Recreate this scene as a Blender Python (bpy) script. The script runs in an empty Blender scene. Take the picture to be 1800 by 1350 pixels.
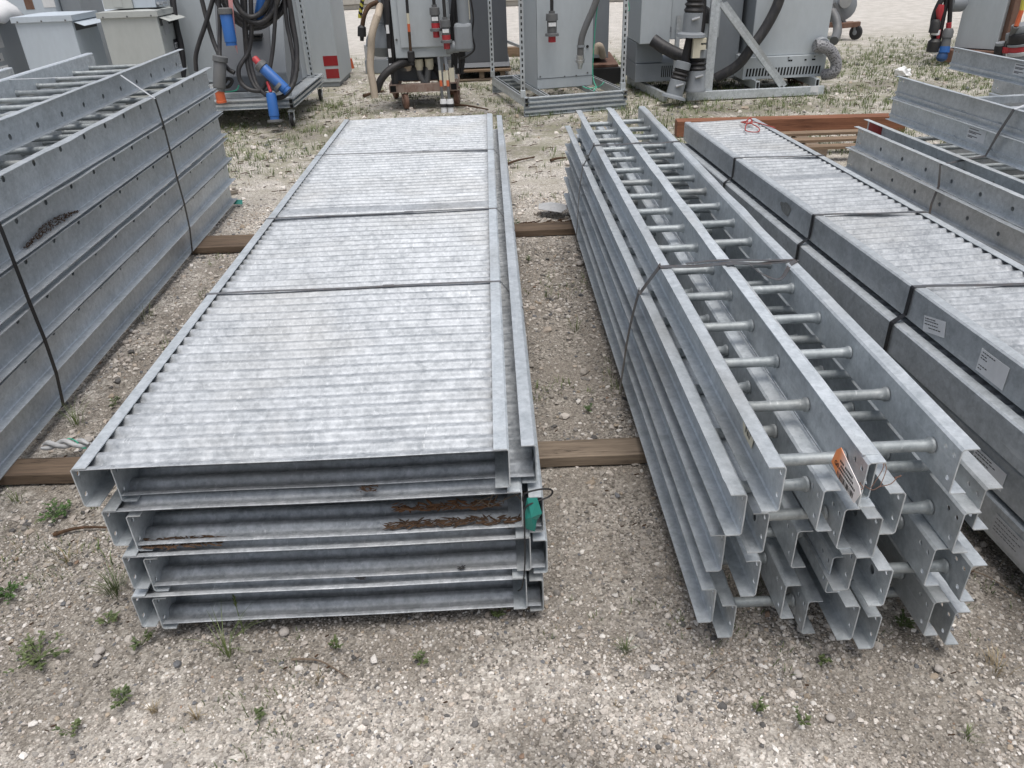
import bpy, bmesh, math, random
import numpy as np
from mathutils import Vector, Matrix, noise as mnoise
random.seed(7); rng = np.random.default_rng(11)
R = math.radians
S = bpy.context.scene
C = S.collection
# ------------------------------------------------------------------ camera
F = 1335.0; H = 1.45
RX = Vector((0.99891914, -0.04521182, 0.01079042))
RY = Vector((-0.03210616, -0.50326562, 0.86353512))
RZ = Vector((-0.03361155, -0.86294821, -0.50417324))
def ray(px, py):
    c = Vector(((px-900)/F, (py-675)/F, 1.0))
    return Vector((RX.dot(c), RY.dot(c), RZ.dot(c)))
def spot(px, py, Y):
    d = ray(px, py); t = Y/d.y
    return Vector((d.x*t, Y, H+d.z*t))
def gspot(px, py, z=0.0):
    d = ray(px, py); t = (z-H)/d.z
    return Vector((d.x*t, d.y*t, z))
cam = bpy.data.cameras.new('camera'); co = bpy.data.objects.new('camera', cam); C.objects.link(co)
right = Vector((RX.x, RY.x, RZ.x)); down = Vector((RX.y, RY.y, RZ.y)); fwd = Vector((RX.z, RY.z, RZ.z))
m = Matrix.Identity(4)
for i in range(3):
    m[i][0] = right[i]; m[i][1] = -down[i]; m[i][2] = -fwd[i]
m[0][3], m[1][3], m[2][3] = 0, 0, H
co.matrix_world = m
cam.sensor_width = 36; cam.lens = F/1800*36; cam.clip_start = .05; cam.clip_end = 600
S.camera = co
# ------------------------------------------------------------------ node helpers
def mat(name):
    M = bpy.data.materials.new(name); M.use_nodes = True
    nt = M.node_tree; b = nt.nodes['Principled BSDF']
    return M, nt, b
def N(nt, typ, **kw):
    n = nt.nodes.new(typ)
    for k, v in kw.items():
        if k.startswith('_'): setattr(n, k[1:], v)
        else: n.inputs[k.replace('__', ' ')].default_value = v
    return n
def ramp(nt, fac, stops):
    r = nt.nodes.new('ShaderNodeValToRGB'); e = r.color_ramp.elements
    while len(e) < len(stops): e.new(.5)
    for i, (p, c) in enumerate(stops):
        e[i].position = p; e[i].color = (c if len(c) == 4 else (*c, 1))
    nt.links.new(fac, r.inputs[0]); return r.outputs[0]
def mixc(nt, fac, a, b, mode='MIX'):
    n = nt.nodes.new('ShaderNodeMix'); n.data_type = 'RGBA'; n.blend_type = mode
    for s, v in ((0, fac), (6, a), (7, b)):
        if hasattr(v, 'links'): nt.links.new(v, n.inputs[s])
        else: n.inputs[s].default_value = v if not isinstance(v, tuple) or len(v) == 4 else (*v, 1)
    return n.outputs[2]
def coords(nt, rand=True, scale=(1, 1, 1)):
    tc = nt.nodes.new('ShaderNodeTexCoord'); mp = nt.nodes.new('ShaderNodeMapping')
    mp.inputs['Scale'].default_value = scale
    nt.links.new(tc.outputs['Object'], mp.inputs[0])
    if not rand: return mp.outputs[0], None
    oi = nt.nodes.new('ShaderNodeObjectInfo'); mu = nt.nodes.new('ShaderNodeMath'); mu.operation = 'MULTIPLY'
    mu.inputs[1].default_value = 73.0; nt.links.new(oi.outputs['Random'], mu.inputs[0])
    nt.links.new(mu.outputs[0], mp.inputs['Location'])
    return mp.outputs[0], oi.outputs['Random']
def bump(nt, b, h, strength=.3, dist=.01):
    n = nt.nodes.new('ShaderNodeBump'); n.inputs['Strength'].default_value = strength; n.inputs['Distance'].default_value = dist
    nt.links.new(h, n.inputs['Height']); nt.links.new(n.outputs[0], b.inputs['Normal'])
def noise(nt, v, scale, detail=4, rough=.55):
    n = N(nt, 'ShaderNodeTexNoise', Scale=scale, Detail=detail, Roughness=rough); nt.links.new(v, n.inputs['Vector']); return n.outputs['Fac']
def galv(name, lo=(.30, .33, .36), hi=(.56, .59, .62), metal=.75, rough=(.34, .55), spangle=60, stain=.35, tint=(.30, .27, .22)):
    M, nt, b = mat(name); v, rnd = coords(nt)
    vo = N(nt, 'ShaderNodeTexVoronoi', Scale=spangle); vo.feature = 'F1'; 
    # distort lookup so flecks are ragged
    nz = N(nt, 'ShaderNodeTexNoise', Scale=45, Detail=3); nt.links.new(v, nz.inputs['Vector'])
    vm = nt.nodes.new('ShaderNodeVectorMath'); vm.operation = 'MULTIPLY_ADD'; vm.inputs[1].default_value = (.02, .02, .02)
    nt.links.new(nz.outputs['Color'], vm.inputs[0]); nt.links.new(v, vm.inputs[2]); nt.links.new(vm.outputs[0], vo.inputs['Vector'])
    bw = nt.nodes.new('ShaderNodeRGBToBW'); nt.links.new(vo.outputs['Color'], bw.inputs[0])
    n1 = noise(nt, v, 9, 5, .6); n2 = noise(nt, v, 2.2, 3, .5); n3 = noise(nt, v, 110, 3, .6)
    n6 = noise(nt, v, 38, 5, .62); a = mixc(nt, .72, bw.outputs[0], n3); a = mixc(nt, .5, a, n6); a = mixc(nt, .28, a, n1)
    col = ramp(nt, a, [(.38, lo), (.49, tuple((p+q)/2 for p, q in zip(lo, hi))), (.60, hi)])
    st = ramp(nt, n2, [(.50, (0, 0, 0)), (.75, (stain, stain, stain))])
    col = mixc(nt, st, col, (*tint, 1))
    # chalky white-rust runs and scuffs, longer than wide
    sp = nt.nodes.new('ShaderNodeMapping'); sp.inputs['Scale'].default_value = (9, 9, 1.6); nt.links.new(v, sp.inputs[0]); n4 = noise(nt, sp.outputs[0], 1.5, 6, .7)
    col = mixc(nt, ramp(nt, n4, [(.58, (0, 0, 0)), (.74, (.28, .28, .28))]), col, (.66, .67, .67, 1))
    vs = N(nt, 'ShaderNodeTexVoronoi', Scale=160, Randomness=1.0); nt.links.new(v, vs.inputs['Vector']); sp1 = ramp(nt, vs.outputs['Distance'], [(.10, (.5, .5, .5)), (.16, (0, 0, 0))])
    gate = ramp(nt, noise(nt, v, 7, 3, .6), [(.55, (0, 0, 0)), (.62, (1, 1, 1))]); col = mixc(nt, mixc(nt, 1.0, sp1, gate, 'MULTIPLY'), col, (.12, .12, .12, 1))
    sc_ = nt.nodes.new('ShaderNodeMapping'); sc_.inputs['Scale'].default_value = (90, 3, 60); sc_.inputs['Rotation'].default_value = (0, 0, .25); nt.links.new(v, sc_.inputs[0]); n7 = noise(nt, sc_.outputs[0], 1.2, 3, .6)
    col = mixc(nt, ramp(nt, n7, [(.66, (0, 0, 0)), (.70, (.35, .35, .35))]), col, (.72, .74, .75, 1))
    n5 = noise(nt, v, 26, 6, .75); col = mixc(nt, ramp(nt, n5, [(.62, (0, 0, 0)), (.74, (.25, .25, .25))]), col, (.17, .165, .155, 1))
    pr = nt.nodes.new('ShaderNodeMath'); pr.operation = 'MULTIPLY_ADD'; pr.inputs[1].default_value = .26; pr.inputs[2].default_value = .86
    nt.links.new(rnd, pr.inputs[0])
    hs = nt.nodes.new('ShaderNodeHueSaturation'); nt.links.new(col, hs.inputs['Color']); nt.links.new(pr.outputs[0], hs.inputs['Value'])
    nt.links.new(hs.outputs[0], b.inputs['Base Color'])
    b.inputs['Metallic'].default_value = metal
    rr = nt.nodes.new('ShaderNodeMapRange'); rr.inputs['To Min'].default_value = rough[0]; rr.inputs['To Max'].default_value = rough[1]
    nt.links.new(a, rr.inputs[0]); nt.links.new(rr.outputs[0], b.inputs['Roughness'])
    bump(nt, b, n1, .12, .01)
    return M
def paint(name, col, rough=.5, dirt=.25, dirtcol=(.16, .14, .11), metal=0, scale=3, streak=True):
    M, nt, b = mat(name); v, rnd = coords(nt, True, (1, 1, .35 if streak else 1))
    n1 = noise(nt, v, scale*3, 6, .65); n2 = noise(nt, v, scale*22, 4, .6)
    f = ramp(nt, n1, [(.46, (0, 0, 0)), (.78, (dirt, dirt, dirt))])
    c = mixc(nt, f, (*col, 1), (*dirtcol, 1))
    f2 = ramp(nt, n2, [(.35, (.95, .95, .95)), (.65, (1, 1, 1))])
    c = mixc(nt, 1.0, c, f2, 'MULTIPLY')
    nt.links.new(c, b.inputs['Base Color'])
    rr = nt.nodes.new('ShaderNodeMapRange'); rr.inputs['To Min'].default_value = rough-.08; rr.inputs['To Max'].default_value = rough+.15
    nt.links.new(n2, rr.inputs[0]); nt.links.new(rr.outputs[0], b.inputs['Roughness'])
    b.inputs['Metallic'].default_value = metal
    bump(nt, b, n2, .06, .004)
    return M
def wood(name, a, b_, axis=0):
    M, nt, b = mat(name); sc = [14, 14, 14]; sc[axis] = 1.1
    v, _ = coords(nt, True, tuple(sc))
    n1 = noise(nt, v, 1.6, 8, .7); n2 = noise(nt, v, 7, 5, .7)
    mm = mixc(nt, .4, n1, n2)
    nt.links.new(ramp(nt, mm, [(.32, a), (.66, b_)]), b.inputs['Base Color']); b.inputs['Roughness'].default_value = .85
    w3 = noise(nt, v, 3.2, 10, .8); ck = ramp(nt, w3, [(.36, (0, 0, 0)), (.41, (1, 1, 1))]); c2 = mixc(nt, 1.0, ramp(nt, mm, [(.32, a), (.66, b_)]), mixc(nt, ck, (.35, .33, .31, 1), (1, 1, 1, 1)), 'MULTIPLY'); nt.links.new(c2, b.inputs['Base Color'])
    bump(nt, b, mixc(nt, .5, mm, ck), .6, .006); return M
GALV = galv('galvanized_steel', (.44, .48, .505), (.65, .69, .72), .5, (.40, .58))
GALVP = galv('galvanized_sheet', (.255, .275, .295), (.50, .525, .55), .34, (.50, .66), 85, .3, (.36, .34, .30))
GALVD = galv('galvanized_dull', (.39, .42, .44), (.58, .615, .64), .5, (.45, .65), 50, .3)
GALVN = galv('galvanized_fresh', (.45, .49, .52), (.65, .69, .725), .5, (.38, .54), 75, .2)
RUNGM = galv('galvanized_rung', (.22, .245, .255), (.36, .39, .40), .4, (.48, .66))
STRAP = paint('strap_steel', (.17, .17, .175), .4, .6, (.17, .10, .06), .7, 12)
STRAPK = paint('strap_black', (.012, .012, .014), .45, .1)
STRAPL = paint('strap_bright', (.62, .64, .66), .4, .2, metal=.3)
CAB = paint('cabinet_paint_light', (.46, .50, .525), .5, .14, (.2, .2, .19), 0, 1.2)
CABB = paint('cabinet_paint_beige', (.45, .47, .455), .5, .18, (.2, .2, .18), 0, 1.2)
CABW = paint('cabinet_paint_white', (.50, .56, .62), .5, .12, (.25, .26, .26), 0, 1.2)
CABM = paint('cabinet_paint_mid', (.25, .275, .30), .5, .15, (.15, .15, .15), 0, 1.2)
CABD = paint('cabinet_paint_dark', (.105, .115, .13), .5, .15, (.08, .08, .08), 0, 1.2)
CABDD = paint('steel_dark', (.055, .058, .064), .55, .25)
WHITE = paint('paper_white', (.74, .75, .76), .7, .12)
WHITEG = paint('paper_weathered', (.46, .47, .48), .7, .5, (.22, .22, .22), 0, 14, False)
BLACK = paint('rubber_black', (.018, .018, .02), .55, .3, (.10, .09, .08))
INK = paint('ink_black', (.02, .02, .022), .6, 0)
RUBBER = paint('cable_rubber', (.028, .028, .031), .5, .5, (.11, .10, .09), 0, 9)
HOLE = paint('hole_dark', (.01, .01, .01), .9, 0)
RED = paint('red_plastic', (.42, .03, .04), .45, .25)
REDS = paint('red_sticker', (.30, .015, .02), .5, .3)
BLUE = paint('blue_plastic', (.025, .125, .40), .45, .15)
BLUED = paint('blue_dark_plastic', (.015, .06, .17), .45, .2)
GREYP = paint('grey_plastic', (.12, .125, .13), .5, .3)
GREYC = paint('conduit_grey', (.24, .26, .28), .45, .25)
ORANGE = paint('orange_plastic', (.62, .13, .045), .5, .3)
PINK = paint('pink_ribbon', (.62, .30, .30), .6, .1)
YEL = paint('yellow_paint', (.55, .50, .08), .5, .2)
TAN = paint('taped_hose', (.45, .38, .30), .8, .6, (.22, .19, .16), 0, 12)
CREAM = paint('cream_tag', (.62, .58, .46), .7, .2)
RUST = paint('rusty_steel', (.19, .115, .085), .8, .9, (.13, .045, .02), .1, 6)
RUSTW = paint('rusty_beige_steel', (.33, .25, .21), .8, .8, (.17, .07, .04), 0, 8)
TEAL = paint('teal_plastic_scrap', (.02, .22, .18), .4, .2)
TWINE = paint('green_twine', (.05, .36, .24), .6, .1)
REDT = paint('red_twine', (.35, .05, .04), .6, .1)
GREYBLUE = paint('teal_cloth_scrap', (.09, .20, .21), .8, .4)
ALU = paint('bright_fitting', (.55, .56, .57), .3, .2, metal=.8)
BEAM = paint('pale_beam_paint', (.42, .40, .36), .7, .4)
WOODT = wood('timber_brown', (.04, .026, .018), (.20, .145, .10))
WOODG = wood('timber_weathered', (.055, .04, .03), (.29, .23, .17))
WOODR = wood('timber_redwood', (.10, .036, .018), (.30, .13, .07))
WOODP = wood('pallet_pine', (.11, .075, .045), (.30, .21, .14))
WOODY = wood('pallet_pine_depth', (.10, .07, .05), (.24, .19, .14), 1)
BARK = paint('bark_debris', (.06, .035, .02), .9, .6, (.19, .10, .05), 0, 30, False)
LEAFB = paint('dead_leaves', (.27, .14, .07), .8, .7, (.07, .04, .025), 0, 40, False)
STONE_M = paint('loose_rock', (.40, .37, .34), .85, .4, (.25, .24, .23), 0, 12, False)
BAGM = paint('white_plastic_bag', (.82, .82, .82), .4, .1)
def orange_tag():
    M, nt, b = mat('orange_tag_card'); tc = nt.nodes.new('ShaderNodeTexCoord'); sx = nt.nodes.new('ShaderNodeSeparateXYZ')
    nt.links.new(tc.outputs['Generated'], sx.inputs[0])
    nt.links.new(ramp(nt, sx.outputs[1], [(.50, (.85, .80, .78)), (.80, (.90, .30, .10))]), b.inputs['Base Color']); b.inputs['Roughness'].default_value = .6
    return M
TAGM = orange_tag()
# ------------------------------------------------------------------ mesh builder
class MB:
    def __init__(s): s.v = []; s.f = []
    def add(s, vs, fs):
        o = len(s.v); s.v += [tuple(p) for p in vs]; s.f += [tuple(i+o for i in f) for f in fs]; return s
    def box(s, a, b, rot=None, piv=None):
        x0, x1 = sorted((a[0], b[0])); y0, y1 = sorted((a[1], b[1])); z0, z1 = sorted((a[2], b[2]))
        vs = [Vector(p) for p in ((x0,y0,z0),(x1,y0,z0),(x1,y1,z0),(x0,y1,z0),(x0,y0,z1),(x1,y0,z1),(x1,y1,z1),(x0,y1,z1))]
        if rot is not None:
            c = Vector(piv) if piv is not None else sum(vs, Vector())/8
            vs = [rot @ (p-c)+c for p in vs]
        return s.add(vs, [(0,3,2,1),(4,5,6,7),(0,1,5,4),(1,2,6,5),(2,3,7,6),(3,0,4,7)])
    def bar(s, p, q, w, h, up=(0, 0, 1)):
        p, q = Vector(p), Vector(q); d = (q-p).normalized(); u = Vector(up); r = d.cross(u)
        if r.length < 1e-4: r = d.cross(Vector((0, 1, 0)))
        r.normalize(); u = r.cross(d)
        vs = [e+r*a*w/2+u*c*h/2 for e in (p, q) for a, c in ((-1,-1),(1,-1),(1,1),(-1,1))]
        return s.add(vs, [(0,1,2,3),(7,6,5,4),(0,4,5,1),(1,5,6,2),(2,6,7,3),(3,7,4,0)])
    def tube(s, pts, r, seg=10, caps=True):
        pts = [Vector(p) for p in pts]; n = len(pts); rs = r if isinstance(r, (list, tuple)) else [r]*n
        t0 = (pts[1]-pts[0]).normalized(); u = t0.orthogonal().normalized(); vs = []; fs = []
        for i, p in enumerate(pts):
            t = (pts[min(i+1, n-1)]-pts[max(i-1, 0)])
            if t.length < 1e-9: t = t0
            t.normalize(); u = (u-t*u.dot(t))
            if u.length < 1e-6: u = t.orthogonal()
            u.normalize(); w = t.cross(u)
            for k in range(seg):
                a = 2*math.pi*k/seg; vs.append(p+(u*math.cos(a)+w*math.sin(a))*rs[i])
        for i in range(n-1):
            for k in range(seg):
                k2 = (k+1) % seg; fs.append((i*seg+k, i*seg+k2, (i+1)*seg+k2, (i+1)*seg+k))
        if caps:
            fs.append(tuple(range(seg-1, -1, -1))); fs.append(tuple((n-1)*seg+k for k in range(seg)))
        return s.add(vs, fs)
    def strip(s, pts, width, side, th=.0015):
        """flat band along pts; width along 'side'"""
        pts = [Vector(p) for p in pts]; n = len(pts); vs = []; fs = []
        for i, p in enumerate(pts):
            t = (pts[min(i+1, n-1)]-pts[max(i-1, 0)]).normalized(); sd = Vector(side); sd = (sd-t*sd.dot(t)).normalized(); nn = t.cross(sd)
            for a, c in ((-1,-1),(1,-1),(1,1),(-1,1)): vs.append(p+sd*a*width/2+nn*c*th/2)
        for i in range(n-1):
            for k in range(4): fs.append((i*4+k, i*4+(k+1) % 4, (i+1)*4+(k+1) % 4, (i+1)*4+k))
        fs += [(3,2,1,0), tuple((n-1)*4+k for k in range(4))]
        return s.add(vs, fs)
def obj(name, mb, m, parent=None, smooth=False, off=None, bevel=0):
    me = bpy.data.meshes.new(name); me.from_pydata(mb.v, [], mb.f); me.update()
    if smooth:
        for p in me.polygons: p.use_smooth = True
        try: me.set_sharp_from_angle(angle=R(40))
        except Exception: pass
    me.materials.append(m); o = bpy.data.objects.new(name, me); C.objects.link(o)
    if parent is not None:
        o.parent = parent
        root = parent
        while root.parent: root = root.parent
        if off is None and root.get('world_local'):
            me.transform(root_inv(root))
    if bevel:
        bv = o.modifiers.new('bevel', 'BEVEL'); bv.width = bevel; bv.segments = 2; bv.limit_method = 'ANGLE'
    return o
def root_inv(root):
    return (Matrix.Translation(root.location) @ Matrix.Rotation(root.rotation_euler.z, 4, 'Z')).inverted()
def tag(o, label, cat, group=None, kind=None):
    if label: o['label'] = label
    if cat: o['category'] = cat
    if group: o['group'] = group
    if kind: o['kind'] = kind
    return o
def thing(name, label, cat, loc=(0, 0, 0), rz=0, group=None, world=False):
    o = bpy.data.objects.new(name, None); C.objects.link(o); o.empty_display_size = .1
    o.location = loc; o.rotation_euler = (0, 0, rz); tag(o, label, cat, group)
    if world: o['world_local'] = 1
    return o
def solo(name, mb, m, label, cat, group=None, smooth=False, bevel=0):
    c = Vector(mb.v[0]); xs = [v[0] for v in mb.v]; ys = [v[1] for v in mb.v]; zs = [v[2] for v in mb.v]
    c = Vector(((min(xs)+max(xs))/2, (min(ys)+max(ys))/2, min(zs)))
    mb.v = [tuple(Vector(v)-c) for v in mb.v]
    o = obj(name, mb, m, None, smooth, bevel=bevel); o.location = c; tag(o, label, cat, group); return o
def smoothpath(pts, n=8):
    P = [Vector(p) for p in pts]; out = []
    for i in range(len(P)-1):
        p0 = P[max(i-1, 0)]; p1 = P[i]; p2 = P[i+1]; p3 = P[min(i+2, len(P)-1)]
        for k in range(n):
            t = k/n
            out.append(.5*((2*p1)+(p2-p0)*t+(2*p0-5*p1+4*p2-p3)*t*t+(-p0+3*p1-3*p2+p3)*t**3))
    out.append(P[-1]); return out
# ------------------------------------------------------------------ cable trays
def rail_mesh(L, h, fl, d, rung_z, pitch, y0, rr=.0112, endholes=True):
    """C channel: web at x=0 with punched holes, flanges towards d"""
    mb = MB(); b = .004; zt = h-b; zm = rung_z+ .022 if rung_z < h/2 else rung_z-.022
    zs = [b, zm, zt]
    hz = 0 if rung_z < zm else 1
    cols = []
    if endholes:
        for yy in (.018, .048): cols.append((yy, [(0, zs[0]+.022, .0055), (1, zs[2]-.02, .0055)] if yy < .03 else [(1, zs[2]-.02, .0055)]))
        for yy in (L-.018, L-.048): cols.append((yy, [(0, zs[0]+.022, .0055), (1, zs[2]-.02, .0055)]))
    y = y0
    while y < L-.06:
        cols.append((y, [(hz, rung_z, rr)])); y += pitch
    cols.sort(); ys = [0]
    for yc, hs in cols:
        w = max(q[2] for q in hs)+.004
        ys += [yc-w, yc+w]
    ys.append(L)
    V = {}
    def vid(x, y, z):
        k = (round(x, 5), round(y, 5), round(z, 5))
        if k not in V: V[k] = len(mb.v); mb.v.append(k)
        return V[k]
    def quad(a, b_, c, e): mb.f.append((a, b_, c, e))
    for i in range(len(ys)-1):
        ya, yb = ys[i], ys[i+1]; hs = cols[i//2][1] if i % 2 == 1 else []
        for j in range(2):
            za, zb = zs[j], zs[j+1]; hh = [q for q in hs if q[0] == j]
            if not hh: quad(vid(0, ya, za), vid(0, yb, za), vid(0, yb, zb), vid(0, ya, zb))
            else:
                _, zc, r = hh[0]; yc = (ya+yb)/2; zc = min(max(zc, za+r+.001), zb-r-.001)
                n = 12; ring = [vid(0, yc+r*math.cos(2*math.pi*k/n), zc+r*math.sin(2*math.pi*k/n)) for k in range(n)]
                cor = [vid(0, yb, zb), vid(0, ya, zb), vid(0, ya, za), vid(0, yb, za)]
                for q in range(4):
                    for k in range(3):
                        mb.f.append((cor[q], ring[(q*3+k) % n], ring[(q*3+k+1) % n])[::-1])
                    mb.f.append((cor[q], ring[(q*3+3) % n], cor[(q+1) % 4])[::-1])
        # bends and flanges
        quad(vid(d*fl, ya, 0), vid(d*fl, yb, 0), vid(d*b, yb, 0), vid(d*b, ya, 0))
        quad(vid(d*b, ya, 0), vid(d*b, yb, 0), vid(0, yb, b), vid(0, ya, b))
        quad(vid(0, ya, zt), vid(0, yb, zt), vid(d*b, yb, h), vid(d*b, ya, h))
        quad(vid(d*b, ya, h), vid(d*b, yb, h), vid(d*fl, yb, h), vid(d*fl, ya, h))
    out = []
    for (x, y, z) in mb.v:   # slight bow and dented flange lips
        e = abs(x)/fl; top = z > h/2
        x2 = x+.0016*math.sin(y*1.9+fl*40)+.0008*mnoise.noise((y*3, z*9, h*30)); z2 = z+(e*(.0042 if top else .002)*mnoise.noise((y*4.5, h*50+d, 3 if top else 8)))
        out.append((x2, y, z2))
    mb.v = out
    me = bpy.data.meshes.new('rail'); me.from_pydata(mb.v, [], mb.f); me.update()
    return me
def solid(o, th=.0025):
    s = o.modifiers.new('thickness', 'SOLIDIFY'); s.thickness = th; s.offset = 0; return o
def rung_mesh(W, r=.0125):
    mb = MB(); e = .0012
    mb.tube([(e, 0, 0), (e+.006, 0, 0), (e+.0065, 0, 0), (e+.03, 0, 0), (W-e-.03, 0, 0), (W-e-.0065, 0, 0), (W-e-.006, 0, 0), (W-e, 0, 0)],
            [r+.0038, r+.0042, r+.0012, r-.0004, r-.0004, r+.0012, r+.0042, r+.0038], 14, False)
    me = bpy.data.meshes.new('rung'); me.from_pydata(mb.v, [], mb.f)
    for p in me.polygons: p.use_smooth = True
    me.update(); return me
_cache = {}
def ladder_tray(label, x, y, z, yaw, W, group, L=3.40, h=.102, fl=.032, rz=.037, pitch=.195, y0=.1, m=GALV, cat='cable tray', flat=False, tilt=0, endholes=True):
    key = (W, L, h, fl, rz, pitch, y0, flat, endholes)
    if key not in _cache:
        rm = rung_mesh(W)
        if flat:
            mb = MB(); mb.box((.002, -.02, -.011), (W-.002, .02, .011)); mb.box((.002, -.02, -.026), (W-.002, -.0175, -.0112)); mb.box((.002, .0175, -.026), (W-.002, .02, -.0112))
            rm = bpy.data.meshes.new('rung'); rm.from_pydata(mb.v, [], mb.f); rm.update()
        _cache[key] = (rail_mesh(L, h, fl, -1, rz, pitch, y0, endholes=endholes), rail_mesh(L, h, fl, 1, rz, pitch, y0, endholes=endholes), rm)
    ml, mr, mg = _cache[key]
    t = thing('ladder_cable_tray', label, cat, (x, y, z), yaw, group); t.rotation_euler.x = tilt
    for me, dx in ((ml, 0), (mr, W)):
        if not me.materials: me.materials.append(m)
        o = bpy.data.objects.new('side_rail', me); C.objects.link(o); o.parent = t; o.location = (dx, 0, 0); solid(o)
        o.material_slots[0].link = 'OBJECT'; o.material_slots[0].material = m
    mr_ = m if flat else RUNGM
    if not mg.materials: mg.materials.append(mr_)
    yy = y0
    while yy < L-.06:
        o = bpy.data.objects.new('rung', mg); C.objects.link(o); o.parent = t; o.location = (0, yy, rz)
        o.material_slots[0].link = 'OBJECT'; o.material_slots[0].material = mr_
        yy += pitch
    return t
def floor_mesh(W, L, z, amp, pitch, seams=()):
    mb = MB(); nx = 14; prof = []
    y = 0.0
    k = 0
    while y < L-1e-6:
        for (fy, fz) in ((0.0, 1), (0.071, 1), (0.143, 1), (0.214, 1), (0.286, 0.864), (0.357, 0.558), (0.429, 0.241), (0.5, 0), (0.571, 0), (0.643, 0), (0.714, 0), (0.786, 0.136), (0.857, 0.442), (0.929, 0.759)):
            yy = y+fy*pitch
            if yy < L: 
                inseam = any(a < yy < b for a, b in seams)
                prof.append((yy, z+(1 if inseam else fz)*amp*(.96+.04*math.sin(y*13))))
        y += pitch
    prof.append((L, z+amp))
    for (yy, zz) in prof:
        for i in range(nx+1): 
            xx = W*i/nx
            mb.v.append((xx, yy, zz+.0012*math.sin(xx*9+yy*3)))
    for j in range(len(prof)-1):
        for i in range(nx): a = j*(nx+1)+i; mb.f.append((a, a+1, a+nx+2, a+nx+1))
    return mb
def trough_tray(label, x, y, z, yaw, W, group, L=3.63, h=.10, fl=.032, inverted=False, seams=(), m=GALV, mf=GALVP, tilt=0, web_m=None):
    key = ('t', W, L, h, fl, inverted, tuple(seams))
    if key not in _cache:
        a = rail_mesh(L, h, fl, 1, .05, 99, 99); b = rail_mesh(L, h, fl, -1, .05, 99, 99)
        for me in (a, b): me.materials.append(m)
        fz = (h-.003-.0140) if inverted else .0032
        f = floor_mesh(W-.006, L, fz, .0135, .0507, seams)
        me = bpy.data.meshes.new('corrugated_floor'); me.from_pydata(f.v, [], f.f); me.update(); me.materials.append(mf)
        for p in me.polygons: p.use_smooth = True
        _cache[key] = (a, b, me)
    a, b, f = _cache[key]
    t = thing('corrugated_cable_tray', label, 'cable tray', (x, y, z), yaw, group); t.rotation_euler.x = tilt
    for me, dx in ((a, 0), (b, W)):
        o = bpy.data.objects.new('side_rail', me); C.objects.link(o); o.parent = t; o.location = (dx, 0, 0); solid(o)
    o = bpy.data.objects.new('corrugated_floor', f); C.objects.link(o); o.parent = t; o.location = (.003, 0, 0); solid(o, .0015)
    return t
# ------------------------------------------------------------------ front corrugated pile
GF = 'corrugated trays stacked in the middle pile'
YF = 1.318; LF = 3.63; WF = .923
seam = [(1.72, 1.80)]
fa = [(-.921, .421, YF), (-.896, .300, YF+.008), (-.881, .179, YF-.006), (-.893, .058, YF-.01)]
fb = [(-.861, .401, YF+.038), (-.849, .280, YF+.01), (-.842, .159, YF+.004), (-.853, .038, YF)]
la = ['upside-down corrugated tray on top of the middle pile, ribbed floor in full view',
      'upside-down corrugated tray, second layer of the middle pile, just under the topmost one',
      'upside-down corrugated tray, third layer of the middle pile, bark shreds on its end',
      'upside-down corrugated tray in the lowest layer of the middle pile, close to the gravel']
lb = ['corrugated tray nested under the topmost one, its side rail showing right of it',
      'corrugated tray with a row of brown dead leaves inside its open end, middle pile',
      'corrugated tray with a small white barcode label inside its left rail, middle pile',
      'bottom tray of the middle pile, its open end nearest the gravel and a loose stone']
tA = [trough_tray(la[i], x, y, z, 0, WF, GF, LF, inverted=True, seams=seam) for i, (x, z, y) in enumerate(fa)]
tB = [trough_tray(lb[i], x, y, z, 0, WF, GF, LF) for i, (x, z, y) in enumerate(fb)]
# small label on tB[2], inside its left rail
mb = MB(); mb.box((.0016, .03, .03), (.0022, .085, .085)); lab = obj('label', mb, WHITE, tB[2])
mb = MB()
for r in range(3):
    for k in range(6): mb.box((.0022, .035+k*.008, .038+r*.015), (.0026, .040+k*.008, .047+r*.015))
obj('print', mb, INK, lab)
# dead leaves and bark debris
def litter(name, x0, x1, y0, y1, z, n, m, label, cat, size=.012, h=.006):
    mb = MB()
    for i in range(n):
        x = random.uniform(x0, x1); y = random.uniform(y0, y1); s = size*random.uniform(.4, 1.0); a = random.gauss(0, .5)+(3.14 if random.random() < .5 else 0)
        el = random.uniform(1.0, 2.2); zz = z+random.uniform(0, h)
        c = Vector((x, y, zz)); u = Vector((math.cos(a), math.sin(a), random.uniform(-.12, .12)))*s*el; v = Vector((-math.sin(a), math.cos(a), random.uniform(-.3, .3)))*s*.32
        q = [c-u, c-u*.3-v, c+u*.5-v*.8, c+u, c+u*.4+v, c-u*.4+v*.9]
        o = len(mb.v); mb.v += [tuple(p) for p in q]; mb.v.append(tuple(c+Vector((0, 0, s*.25)))); mb.f += [(o+k, o+(k+1) % 6, o+6) for k in range(6)]
    return solo(name, mb, m, label, cat)
litter('dead_leaves', -.27, -.02, 1.392, 1.418, .302, 110, LEAFB, 'row of curled brown dead leaves inside the second corrugated tray end', 'dead leaves', .0115, .010)
litter('leaf_litter', -.28, .03, 1.338, 1.362, .300, 190, BARK, 'dark rotten leaf litter in front of the brown leaves in the tray', 'leaf litter', .0095, .006)
litter('bark_shreds', -.84, -.66, 1.325, 1.36, .286, 130, BARK, 'reddish bark shreds along the left end of the third tray layer', 'bark shreds', .009, .004)
litter('dirt_clump', -.33, -.29, 1.335, 1.355, .412, 45, BARK, 'small brown dirt clump lying on the second tray edge', 'dirt', .005, .004)
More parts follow.
